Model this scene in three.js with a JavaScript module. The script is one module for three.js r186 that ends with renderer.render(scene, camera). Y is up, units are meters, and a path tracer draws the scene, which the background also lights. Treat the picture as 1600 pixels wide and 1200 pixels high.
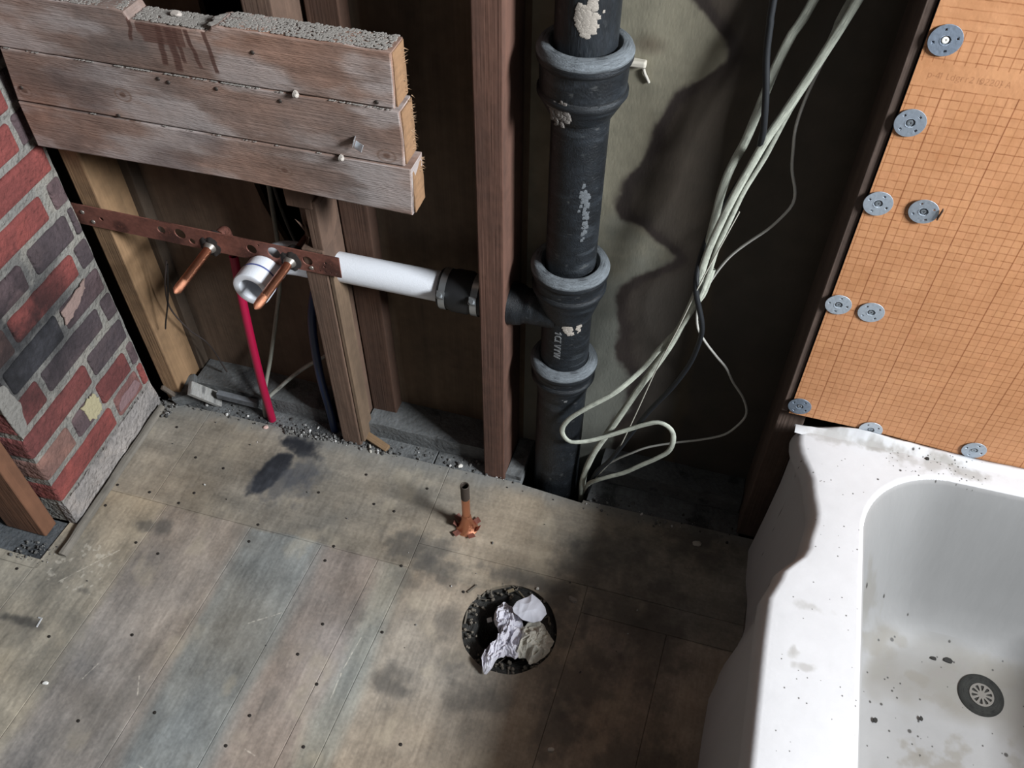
import * as THREE from 'three';
import { RoundedBoxGeometry } from 'three/addons/geometries/RoundedBoxGeometry.js';
import { mergeGeometries } from 'three/addons/utils/BufferGeometryUtils.js';
import { RectAreaLightUniformsLib } from 'three/addons/lights/RectAreaLightUniformsLib.js';
import { FontLoader } from 'three/addons/loaders/FontLoader.js';
import { TextGeometry } from 'three/addons/geometries/TextGeometry.js';

// ---------------------------------------------------------------- camera, light, exposure
// metres; z = 0 is the face of the studs, y = 0 the floor, x = 0 below the camera
const scene = new THREE.Scene();
scene.background = new THREE.Color(0x000000);
const D = Math.PI / 180;
const camera = new THREE.PerspectiveCamera(2 * Math.atan(600 / 1380) / D, 1600 / 1200, 0.05, 30);
camera.position.set(0, 1.45, 1.0116);
camera.rotation.order = 'YXZ';
camera.rotation.set(-47.842 * D, 15.746 * D, 0.364 * D);
scene.add(camera);
const renderer = new THREE.WebGLRenderer({ antialias: true });
renderer.toneMapping = THREE.LinearToneMapping;
renderer.toneMappingExposure = 1.0;
renderer.shadowMap.enabled = true;
RectAreaLightUniformsLib.init();
const WIN = { x: 2.09, y: 2.04, z: 0.90, w: 0.72, h: 0.70 };          // frosted window in the right wall above the tub
const dayLight = new THREE.RectAreaLight(new THREE.Color(0.94, 0.975, 1.0), 138, WIN.w, WIN.h);
dayLight.position.set(WIN.x - 0.025, WIN.y, WIN.z);
dayLight.lookAt(-3, WIN.y, WIN.z);
scene.add(dayLight);

// ---------------------------------------------------------------- helpers
let seed = 7;
const rnd = () => { seed = (seed * 1664525 + 1013904223) >>> 0; return seed / 4294967296; };
const rr = (a, b) => a + (b - a) * rnd();
const PERM = new Float32Array(65536);
{ let s = 12345; for (let i = 0; i < 65536; i++) { s = (s * 1664525 + 1013904223) >>> 0; PERM[i] = s / 4294967296; } }
const hash = (i, j) => PERM[((i * 73856093) ^ (j * 19349663)) & 65535];
function vn(x, y) {
  const i = Math.floor(x), j = Math.floor(y); let a = x - i, b = y - j;
  a = a * a * (3 - 2 * a); b = b * b * (3 - 2 * b);
  const p = hash(i, j), q = hash(i + 1, j), r = hash(i, j + 1), t = hash(i + 1, j + 1);
  return p + (q - p) * a + (r - p) * b + (p - q - r + t) * a * b;
}
function fbm(x, y, o = 4) { let s = 0, a = 0.5, n = 0; for (let k = 0; k < o; k++) { s += a * vn(x, y); n += a; a *= 0.5; x = x * 2.03 + 17.1; y = y * 2.03 + 5.7; } return s / n; }
const clamp = (v, a = 0, b = 1) => Math.min(b, Math.max(a, v));
const sst = (a, b, v) => { const t = clamp((v - a) / (b - a)); return t * t * (3 - 2 * t); };
const mixc = (a, b, t) => [a[0] + (b[0] - a[0]) * t, a[1] + (b[1] - a[1]) * t, a[2] + (b[2] - a[2]) * t];
function tex(w, h, fn, srgb = true, wrap = THREE.MirroredRepeatWrapping) {
  const d = new Uint8Array(w * h * 4);
  for (let j = 0; j < h; j++) for (let i = 0; i < w; i++) {
    const c = fn((i + 0.5) / w, (j + 0.5) / h), k = (j * w + i) * 4;
    if (typeof c === 'number') { d[k] = d[k + 1] = d[k + 2] = clamp(c, 0, 255); } else { d[k] = clamp(c[0], 0, 255); d[k + 1] = clamp(c[1], 0, 255); d[k + 2] = clamp(c[2], 0, 255); }
    d[k + 3] = 255;
  }
  const t = new THREE.DataTexture(d, w, h, THREE.RGBAFormat);
  if (srgb) t.colorSpace = THREE.SRGBColorSpace;
  t.wrapS = t.wrapT = wrap; t.magFilter = THREE.LinearFilter; t.minFilter = THREE.LinearMipmapLinearFilter; t.generateMipmaps = true; t.needsUpdate = true;
  return t;
}
const mat = (o) => new THREE.MeshStandardMaterial({ roughness: 0.85, metalness: 0, ...o });
const names = {};
function numbered(n) { names[n] = (names[n] ?? -1) + 1; return names[n] ? `${n}_${String(names[n]).padStart(3, '0')}` : n; }
function mesh(name, geo, m, parent) {
  const o = new THREE.Mesh(geo, m); o.name = numbered(name); o.castShadow = o.receiveShadow = true; (parent || scene).add(o); return o;
}
function tag(o, label, category, group) { o.userData.label = label; o.userData.category = category; if (group) o.userData.group = group; return o; }
function thing(name, label, category, pos = [0, 0, 0], group) { const g = new THREE.Group(); g.name = numbered(name); g.position.set(...pos); scene.add(g); return tag(g, label, category, group); }
function struct(name, geo, m, parent) { const o = geo ? mesh(name, geo, m, parent) : Object.assign(new THREE.Group(), { name: numbered(name) }); if (!geo) scene.add(o); if (!parent) o.userData.kind = 'structure'; return o; }
function partStuff(o) { o.userData.kind = 'stuff'; return o; }
const V = (x, y, z) => new THREE.Vector3(x, y, z);
// uv in metres from the dominant axis of each face; grain = axis the grain runs along
function boxUV(g, grain = 'y', off = [0, 0]) {
  g = g.index ? g.toNonIndexed() : g; const p = g.attributes.position, uv = new Float32Array(p.count * 2);
  const A = { x: 0, y: 1, z: 2 }[grain], a = V(), b = V(), c = V();
  for (let t = 0; t < p.count; t += 3) {
    a.fromBufferAttribute(p, t); b.fromBufferAttribute(p, t + 1); c.fromBufferAttribute(p, t + 2);
    const n = b.clone().sub(a).cross(c.clone().sub(a)); const s = [Math.abs(n.x), Math.abs(n.y), Math.abs(n.z)];
    const k = s[0] >= s[1] && s[0] >= s[2] ? 0 : s[1] >= s[2] ? 1 : 2;
    let U = A, W; if (k === A) { U = (A + 1) % 3; W = (A + 2) % 3; } else W = 3 - k - A;
    [a, b, c].forEach((v, i) => { const q = [v.x, v.y, v.z]; uv[(t + i) * 2] = q[U] * (k === A ? 3 : 1) + off[0]; uv[(t + i) * 2 + 1] = q[W] + off[1] + k * 0.037; });
  }
  g.setAttribute('uv', new THREE.BufferAttribute(uv, 2)); return g;
}
// a sawn timber between two corners, edges eased and a little uneven
function timber(x0, x1, y0, y1, z0, z1, grain = 'y', r = 0.003, rough = 0) {
  let g = new RoundedBoxGeometry(x1 - x0, y1 - y0, z1 - z0, 2, r);
  if (rough) jitter(g, rough, 60);
  g = boxUV(g, grain, [rnd() * 3, rnd() * 3]); g.translate((x0 + x1) / 2, (y0 + y1) / 2, (z0 + z1) / 2); return g;
}
function jitter(g, amp, f) {
  const p = g.attributes.position;
  for (let i = 0; i < p.count; i++) {
    const x = p.getX(i), y = p.getY(i), z = p.getZ(i);
    p.setXYZ(i, x + amp * (vn(y * f + 3, z * f + x * f) - 0.5) * 2, y + amp * (vn(x * f + 9, z * f - y * f) - 0.5) * 2, z + amp * (vn(x * f + 31, y * f + z * f) - 0.5) * 2);
  }
  g.computeVertexNormals(); return g;
}
const merge = (a) => mergeGeometries(a.map((g) => { g = g.index ? g.toNonIndexed() : g; for (const k of Object.keys(g.attributes)) if (!['position', 'normal', 'uv'].includes(k)) g.deleteAttribute(k); return g; }));
const curve = (pts, tension = 0.5) => new THREE.CatmullRomCurve3(pts.map((p) => V(...p)), false, 'catmullrom', tension);
const tube = (pts, r, seg = 40, rad = 12) => new THREE.TubeGeometry(curve(pts), seg, r, rad, false);
// flat sheathed cable: an oval swept along a curve, broad side in the plane of the wall
function oval(pts, a, b, seg = 120, rad = 12) {
  const c = curve(pts), pos = [], idx = [], uv = []; let N0 = null;
  for (let i = 0; i <= seg; i++) {
    const p = c.getPointAt(i / seg), t = c.getTangentAt(i / seg); let s = V(t.y, -t.x, 0).normalize(); if (N0 && s.dot(N0) < 0) s.negate(); N0 = s.clone();
    const n = t.clone().cross(s).normalize();
    for (let k = 0; k <= rad; k++) { const q = k / rad * 2 * Math.PI, v = p.clone().addScaledVector(s, Math.cos(q) * a).addScaledVector(n, Math.sin(q) * b); pos.push(v.x, v.y, v.z); uv.push(i / seg * 3, k / rad); }
  }
  for (let i = 0; i < seg; i++) for (let k = 0; k < rad; k++) { const m = i * (rad + 1) + k; idx.push(m, m + 1, m + rad + 1, m + 1, m + rad + 2, m + rad + 1); }
  const g = new THREE.BufferGeometry(); g.setAttribute('position', new THREE.Float32BufferAttribute(pos, 3)); g.setAttribute('uv', new THREE.Float32BufferAttribute(uv, 2)); g.setIndex(idx); g.computeVertexNormals();
  return g;
}
const lathe = (prof, seg = 48) => new THREE.LatheGeometry(prof.map(([r, y]) => new THREE.Vector2(r, y)), seg);
function blob(r, k = 1, sq = [1, 1, 1]) { const g = new THREE.IcosahedronGeometry(r, k); jitter(g, r * 0.45, 1.2 / r); g.scale(...sq); return g; }

// ---------------------------------------------------------------- textures
const woodT = tex(1024, 512, (u, v) => {
  const x = u * 1.0, y = v * 0.4, w = fbm(x * 2.2, y * 9, 3);
  const ring = 0.5 + 0.5 * Math.sin((y * 60 + w * 9) * 2.2);
  const fib = fbm(x * 9, y * 420, 3), st = fbm(x * 3 + 4, y * 30 + 9, 4), gr = fbm(x * 70, y * 70, 3), dust = sst(0.55, 0.78, fbm(x * 6 + 40, y * 14, 5));
  const b = 196 + 60 * (st - 0.5) + 10 * (ring - 0.5) + 20 * (fib - 0.5) + 34 * (gr - 0.5) + 60 * (fbm(x * 5 + 80, y * 9, 4) - 0.5);
  return mixc([b * 1.005, b * 0.995, b * 0.98], [205, 203, 200], dust * 0.45);
});
woodT.repeat.set(1, 2.5);
const woodB = tex(1024, 512, (u, v) => 255 * (0.55 * fbm(u * 9, v * 180, 3) + 0.45 * fbm(u * 60, v * 40, 3)), false); woodB.repeat.set(1, 2.5);
const grit = tex(512, 512, (u, v) => 255 * fbm(u * 40, v * 40, 5), false); grit.repeat.set(4, 4);
const dustT = tex(512, 512, (u, v) => {
  const n = fbm(u * 9, v * 9, 5), m = fbm(u * 60 + 9, v * 60, 3), k = sst(0.56, 0.72, fbm(u * 5 + 30, v * 5, 4)), s = sst(0.74, 0.82, vn(u * 150, v * 150));
  const b = 205 + 70 * (n - 0.5) + 50 * (m - 0.5);
  return mixc(mixc([b * 0.97, b, b * 1.02], [92, 95, 100], k * 0.6), [215, 213, 208], s * 0.6);
}); dustT.repeat.set(4, 4);
const wood = (hex, o = {}) => mat({ color: hex, map: woodT, bumpMap: woodB, bumpScale: 0.0012, roughness: 0.88, ...o });

// ---------------------------------------------------------------- floor
const FX0 = -1.25, FX1 = 0.35, FZ0 = -0.12, FZ1 = 1.08;
const edgesX = [-0.918, -0.737, -0.590, -0.475, -0.415, -0.085, 0.07];
const toneF = [[131, 125, 114], [124, 119, 115], [112, 116, 117], [121, 115, 112], [117, 118, 114], [123, 117, 109], [121, 114, 107], [122, 116, 109]];
const blobs = [ // x, z, rx, rz, strength: dirt marks seen on the boards, plus the shade in one slot painted dark
  [-0.76, 0.118, 0.026, 0.062, 1], [-0.742, 0.032, 0.045, 0.022, 1.0], [-0.715, 0.045, 0.03, 0.022, 0.9], [-0.695, 0.10, 0.045, 0.045, 0.62], [-0.725, 0.14, 0.07, 0.05, 0.55],
  [-0.415, 0.20, 0.075, 0.035, 0.6], [-0.36, 0.235, 0.05, 0.03, 0.55], [-0.41, 0.27, 0.03, 0.03, 0.35], [-0.475, 0.36, 0.02, 0.05, 0.35], [-0.365, 0.465, 0.035, 0.035, 0.55], [-0.24, 0.46, 0.03, 0.025, 0.4],
  [-0.935, 0.30, 0.018, 0.014, 0.55], [-0.895, 0.295, 0.02, 0.02, 0.55], [-0.965, 0.455, 0.018, 0.007, 0.4], [-0.31, 0.33, 0.03, 0.04, 0.35], [-0.2, 0.21, 0.09, 0.02, 0.55], [-0.12, 0.25, 0.05, 0.05, 0.5], [-0.28, 0.41, 0.04, 0.03, 0.4],
  [-0.06, 0.36, 0.06, 0.09, 0.5], [0.05, 0.25, 0.06, 0.12, 0.5], [0.06, 0.48, 0.08, 0.06, 0.45], [-0.04, 0.10, 0.08, 0.05, 0.45], [0.09, 0.05, 0.07, 0.05, 0.5], [-0.55, 0.55, 0.012, 0.03, 0.3], [-1.045, 0.537, 0.048, 0.009, 0.75], [-0.10, 0.15, 0.06, 0.05, 0.45], [-0.02, 0.21, 0.07, 0.06, 0.5], [-0.07, 0.46, 0.05, 0.06, 0.45], [-0.2, 0.44, 0.05, 0.03, 0.4]];
const scratches = [[-0.648, 0.43, -0.60, 0.395], [-0.445, 0.40, -0.452, 0.46], [-0.452, 0.47, -0.452, 0.52], [-0.87, 0.60, -0.86, 0.57], [-0.70, 0.70, -0.67, 0.71], [-0.95, 0.36, -1.02, 0.45], [-0.78, 0.57, -0.765, 0.60], [-0.55, 0.63, -0.53, 0.635]];
const floorT = tex(1920, 1440, (u, v) => {
  const x = FX0 + u * (FX1 - FX0), z = FZ0 + v * (FZ1 - FZ0);
  const xs = x + 0.03 * (fbm(x * 9, z * 2.5 + 7, 3) - 0.5) * (1.2);
  let c = toneF[0]; for (let k = 0; k < 7; k++) c = mixc(c, toneF[k + 1], sst(-0.018, 0.018, xs - edgesX[k] + 0.02 * (fbm(x * 40, z * 9, 3) - 0.5)));
  const cross = 1 - sst(0.240, 0.250, z + 0.01 * (vn(x * 14, 3) - 0.5));
  const cc = [113, 110, 104];
  c = mixc(c, cc, cross);
  const st = cross > 0.5 ? fbm(x * 5, z * 40 + 3, 4) : fbm(x * 46, z * 4 + 3, 4), fine = cross > 0.5 ? fbm(x * 40, z * 500, 2) : fbm(x * 560, z * 36, 2);
  const wide = fbm(x * 6 + 20, z * 6, 4), mid = fbm(x * 24, z * 24 + 9, 4), sp = fbm(x * 260, z * 260, 2);
  let m = 1 + 0.24 * (st - 0.5) + 0.08 * (fine - 0.5) + 0.36 * (wide - 0.5) + 0.30 * (mid - 0.5) + 0.16 * (sp - 0.5);
  c = [c[0] * m, c[1] * m, c[2] * m];
  const warm = fbm(x * 4.5 + 3, z * 4.5 + 50, 4) - 0.5; c = [c[0] + 18 * warm, c[1] + 4 * warm, c[2] - 12 * warm];
  const pale = sst(0.60, 0.80, fbm(x * 16 + 70, z * 13, 4)); c = mixc(c, [158, 152, 138], pale * 0.35);
  const soot = sst(0.60, 0.80, fbm(x * 11 + 90, z * 11, 5)); c = mixc(c, [86, 86, 84], soot * 0.3);
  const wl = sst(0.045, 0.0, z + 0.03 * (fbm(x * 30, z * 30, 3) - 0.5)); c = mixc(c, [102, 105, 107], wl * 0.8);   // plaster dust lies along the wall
  for (let k = 0; k < blobs.length; k++) {
    const b = blobs[k], dx = (x - b[0] + (k === 0 ? (z - b[1]) * 0.25 : 0)) / b[2], dz = (z - b[1]) / b[3], q = dx * dx + dz * dz; if (q > 4) continue;
    const n = fbm(x * 55 + k * 9, z * 55, 4), e = k === 0 ? sst(1.15, 0.75, Math.sqrt(q) + 0.5 * (n - 0.5)) : sst(1.3, 0.2, Math.sqrt(q) + 1.5 * (n - 0.5));
    c = mixc(c, k < 3 ? [24, 27, 34] : k < 5 ? [62, 66, 74] : [58, 58, 58], e * b[4]);
  }
  for (const s of scratches) {
    const ax = s[2] - s[0], az = s[3] - s[1], L = ax * ax + az * az, t = clamp(((x - s[0]) * ax + (z - s[1]) * az) / L), dx = x - s[0] - t * ax, dz = z - s[1] - t * az, d = Math.hypot(dx, dz);
    if (d < 0.005) c = mixc(c, [205, 203, 196], sst(0.0024, 0.0006, d + 0.002 * vn(x * 300, z * 300)) * 0.5);
  }
  if (z > 0.36 && z < 0.46 && x < -0.95 && x > -1.06) { const t = sst(0.62, 0.75, fbm(x * 120, z * 120, 3)); c = mixc(c, [190, 190, 186], t * 0.4); }
  return [c[0] * 1.15, c[1] * 1.12, c[2] * 1.08];
});
const floorB = tex(1024, 768, (u, v) => { const x = u * 1.6, z = v * 1.2; return 255 * (0.6 * fbm(x * 90, z * 14, 3) + 0.4 * fbm(x * 120, z * 120, 3)); }, false);
const floorM = mat({ map: floorT, bumpMap: floorB, bumpScale: 0.0018, roughness: 0.8 });
const floorUV = (g) => { const p = g.attributes.position, uv = new Float32Array(p.count * 2); for (let i = 0; i < p.count; i++) { uv[i * 2] = (p.getX(i) - FX0) / (FX1 - FX0); uv[i * 2 + 1] = (p.getZ(i) - FZ0) / (FZ1 - FZ0); } g.setAttribute('uv', new THREE.BufferAttribute(uv, 2)); return g; };
const floor = struct('floor');
function board(poly, holes, y = 0, th = 0.02, m = floorM) { // polygon in x, z
  const s = new THREE.Shape(poly.map(([x, z]) => new THREE.Vector2(x, -z)));
  for (const h of holes || []) s.holes.push(new THREE.Path(h.map(([x, z]) => new THREE.Vector2(x, -z))));
  const g = new THREE.ExtrudeGeometry(s, { depth: th - 0.002, bevelEnabled: true, bevelThickness: 0.0012, bevelSize: 0.0010, bevelOffset: -0.0012, bevelSegments: 2 });
  g.rotateX(-Math.PI / 2); g.translate(0, y - th + 0.0008, 0); floorUV(g); return mesh('plank', g, m, floor);
}
const HOLE = [-0.2, 0.31, 0.086];
const ring = (cx, cz, r, wob = 0) => Array.from({ length: 48 }, (_, i) => { const a = i / 48 * 2 * Math.PI, q = r * (1 + wob * (vn(Math.cos(a) * 3 + 9, Math.sin(a) * 3 + 9) - 0.5)); return [cx + q * Math.cos(a), cz + q * Math.sin(a)]; });
const skew = (x, z) => [x - 0.045 * (z - 0.245), z];
{
  const ZN = 2.6, xs = [-1.62, -1.42, -1.25, -1.075, ...edgesX, 0.24, 0.42, 0.62, 0.84, 1.12, 1.40, 1.72, 2.22];
  for (let i = 0; i + 1 < xs.length; i++) {
    const z0 = xs[i] < -1.08 ? 0.44 : 0.245, hole = xs[i] === -0.415 ? [ring(HOLE[0], HOLE[1], HOLE[2], 0.06)] : null;
    const P = [skew(xs[i], z0), skew(xs[i + 1], z0), skew(xs[i + 1], ZN), skew(xs[i], ZN)];
    if (hole) { P[0][1] = P[1][1] = 0.2175; hole[0] = ring(HOLE[0], HOLE[1], HOLE[2], 0.025); board([[-0.415, 0.19], [-0.085, 0.19], [-0.085, 0.245], P[2], P[3], [-0.415, 0.245]], hole); } else if (xs[i + 1] === -0.415) board(P); else board(P);
  }
  // boards that run along the wall
  board([[-1.075, 0.004], [-0.9555, 0.004], [-0.9535, 0.245], [-1.075, 0.245]]);
  board([[-0.9555, 0.003], [-0.415, 0.004], [-0.415, 0.245], [-0.9535, 0.245]]);
  board([[-0.415, 0.004], [-0.2645, 0.001], [-0.2625, 0.0035], [-0.1370, 0.0135], [-0.1355, 0.006], [0.2, 0.004], [0.2, 0.19], [-0.415, 0.19]]);
  board([[-0.085, 0.19], [0.2, 0.19], [0.2, 0.245], [-0.085, 0.245]]);
  board([[0.2, 0.004], [2.22, 0.004], [2.22, 0.245], [0.2, 0.245]]);
  board([[-1.62, 0.42], [-1.075, 0.42], [-1.075, 0.44], [-1.62, 0.44]]);
  const nails = [[-1.003, .065], [-.924, .126], [-.856, .135], [-1.039, .231], [-.968, .229], [-1.034, .281], [-.899, .236], [-.882, .206], [-.930, .339], [-.877, .349], [-.725, .277], [-1.111, .45], [-.571, .069], [-.529, .131], [-.645, .136], [-.485, .136], [-.726, .238], [-.566, .242], [-.569, .275], [-.428, .246], [-.441, .067], [-.971, .550], [-.833, .507], [-.834, .665], [-.721, .618], [-.568, .579], [-.582, .634], [-.520, .395], [-.538, .459], [-.484, .499], [-.461, .601], [-.413, .380], [-.312, .554], [-.300, .265]];
  const ng = lathe([[0, 0.0004], [0.0019, 0.0005], [0.0027, 0.0002], [0.0028, -0.003]], 12), nm = mat({ color: 0x2b2724, roughness: 0.7, metalness: 0.3 });
  for (const [x, z] of nails) mesh('nail', ng, nm, floor).position.set(x, 0.0009, z);
  // dark space below the boards
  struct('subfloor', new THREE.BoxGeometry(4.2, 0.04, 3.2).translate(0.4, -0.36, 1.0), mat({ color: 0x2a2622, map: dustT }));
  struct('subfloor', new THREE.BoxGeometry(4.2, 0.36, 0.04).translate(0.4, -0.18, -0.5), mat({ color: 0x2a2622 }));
  mesh('ledge_board', boxUV(jitter(new RoundedBoxGeometry(0.55, 0.03, 0.105, 3, 0.003), 0.0015, 60).translate(-1.353, -0.017, 0.388), 'x'), mat({ map: dustT, color: 0x6f7174, bumpMap: grit, bumpScale: 0.002, roughness: 0.95 }), floor);
  // dusty ledge between the boards and the sole plates
  const lm = mat({ map: dustT, color: 0x7a7978, bumpMap: grit, bumpScale: 0.002, roughness: 0.95 });
  for (const [a, b] of [[-1.05, -0.83], [-0.828, -0.66], [-0.655, -0.452], [-0.45, -0.266]]) mesh('ledge_board', boxUV(jitter(new RoundedBoxGeometry(b - a, 0.02, 0.05, 2, 0.002), 0.001, 90).translate((a + b) / 2, -0.0135, -0.0215), 'x', [rnd(), rnd()]), lm, floor);
  mesh('ledge_board', boxUV(new RoundedBoxGeometry(0.30, 0.02, 0.055, 2, 0.002).translate(0.02, -0.0135, -0.024), 'x'), lm, floor);
}

// ---------------------------------------------------------------- back wall: sheathing with an opening, stained plaster
const WALLZ = -0.105;
const wallBack = struct('wall_back');
{
  const sm = wood(0x7a6656, { bumpScale: 0.0008 });
  const panel = (poly, holes, m, d = 0.012) => { const s = new THREE.Shape(poly.map((p) => new THREE.Vector2(...p))); for (const h of holes || []) s.holes.push(new THREE.Path(h.map((p) => new THREE.Vector2(...p)))); const g = new THREE.ExtrudeGeometry(s, { depth: d, bevelEnabled: false }); g.translate(0, 0, WALLZ - d); return mesh('sheathing_panel', boxUV(g, 'y', [rnd(), rnd()]), m, wallBack); };
  panel([[-1.62, -0.35], [-0.608, -0.35], [-0.608, 2.42], [-1.62, 2.42]], [[[-0.80, 0.63], [-0.775, 0.50], [-0.745, 0.415], [-0.655, 0.43], [-0.655, 1.2], [-0.80, 1.2]]], sm);
  panel([[-0.606, -0.35], [-0.29, -0.35], [-0.29, 2.42], [-0.606, 2.42]], null, wood(0x7d6a58, { bumpScale: 0.0008 }));
  // plaster back of the stack bay, water stained
  const plasterT = tex(512, 1024, (u, v) => {
    const x = -0.29 + u * 0.48, y = v * 1.25;
    let c = [138, 133, 116]; const n = fbm(x * 14, y * 10, 5) - 0.5, n2 = fbm(x * 40 + 9, y * 40, 4) - 0.5;
    c = [c[0] + 34 * n2, c[1] + 32 * n2, c[2] + 28 * n2];
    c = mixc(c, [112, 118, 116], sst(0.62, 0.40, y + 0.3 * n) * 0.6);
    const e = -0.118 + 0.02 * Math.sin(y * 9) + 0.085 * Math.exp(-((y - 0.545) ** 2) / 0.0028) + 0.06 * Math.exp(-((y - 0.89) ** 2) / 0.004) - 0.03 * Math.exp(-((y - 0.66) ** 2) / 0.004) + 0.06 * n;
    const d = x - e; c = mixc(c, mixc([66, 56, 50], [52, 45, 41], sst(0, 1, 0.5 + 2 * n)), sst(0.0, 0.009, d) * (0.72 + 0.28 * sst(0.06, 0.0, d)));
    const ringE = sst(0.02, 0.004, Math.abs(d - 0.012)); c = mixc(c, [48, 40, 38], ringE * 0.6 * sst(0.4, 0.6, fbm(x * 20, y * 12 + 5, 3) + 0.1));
    c = mixc(c, [96, 84, 70], sst(0.02, 0.0, Math.hypot((x + 0.13) / 1.6, y - 0.89)) * 0.6);
    c = mixc(c, [110, 96, 72], sst(0.02, 0.0, Math.abs(x - 0.01 + 0.03 * n)) * sst(0.85, 0.6, y) * 0.35);
    return c;
  }, true, THREE.ClampToEdgeWrapping);
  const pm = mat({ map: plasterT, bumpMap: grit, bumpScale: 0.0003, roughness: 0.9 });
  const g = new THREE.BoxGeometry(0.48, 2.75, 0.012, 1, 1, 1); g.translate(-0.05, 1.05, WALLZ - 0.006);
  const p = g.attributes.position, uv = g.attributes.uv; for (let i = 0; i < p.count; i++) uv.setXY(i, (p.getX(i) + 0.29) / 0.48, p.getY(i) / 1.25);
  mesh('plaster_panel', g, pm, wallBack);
  panel([[0.19, -0.35], [2.22, -0.35], [2.22, 2.42], [0.19, 2.42]], null, sm);
  // dark room behind the opening
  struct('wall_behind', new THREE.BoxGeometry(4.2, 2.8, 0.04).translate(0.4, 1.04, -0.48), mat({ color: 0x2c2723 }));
}

// ---------------------------------------------------------------- the rest of the room
const roomM = mat({ color: 0x3d3c3b, roughness: 0.95, bumpMap: grit, bumpScale: 0.002 });
struct('wall_left', new THREE.BoxGeometry(0.04, 2.78, 3.2).translate(-1.60, 1.03, 1.0), mat({ color: 0x3f3c39 }));
struct('wall_front', new THREE.BoxGeometry(4.2, 2.78, 0.05).translate(0.4, 1.03, 2.6), roomM);
struct('ceiling', new THREE.BoxGeometry(4.2, 0.05, 3.2).translate(0.4, 2.44, 1.05), roomM);
{
  const s = new THREE.Shape([[-0.55, -0.36], [2.62, -0.36], [2.62, 2.44], [-0.55, 2.44]].map((p) => new THREE.Vector2(...p)));
  const a = WIN.z - WIN.w / 2, b = WIN.z + WIN.w / 2, c = WIN.y - WIN.h / 2, d = WIN.y + WIN.h / 2;
  s.holes.push(new THREE.Path([[a, c], [b, c], [b, d], [a, d]].map((p) => new THREE.Vector2(...p))));
  const g = new THREE.ExtrudeGeometry(s, { depth: 0.08, bevelEnabled: false }); g.rotateY(-Math.PI / 2); g.translate(WIN.x + 0.10, 0, 0);
  struct('wall_right', g, roomM);
  const w = struct('window_1');
  const f = [];
  for (const [y0, y1, z0, z1] of [[c, c + 0.04, a, b], [d - 0.04, d, a, b], [c, d, a, a + 0.04], [c, d, b - 0.04, b]]) f.push(new THREE.BoxGeometry(0.05, y1 - y0, z1 - z0).translate(WIN.x + 0.05, (y0 + y1) / 2, (z0 + z1) / 2));
  mesh('window_frame', merge(f), mat({ color: 0xd8d6d0, roughness: 0.5 }), w);
  mesh('window_pane', new THREE.BoxGeometry(0.006, WIN.h - 0.07, WIN.w - 0.07).translate(WIN.x + 0.05, WIN.y, WIN.z), mat({ color: 0xdfe6ea, emissive: 0xf0f8ff, emissiveIntensity: 3, roughness: 0.4 }), w);
}

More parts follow.
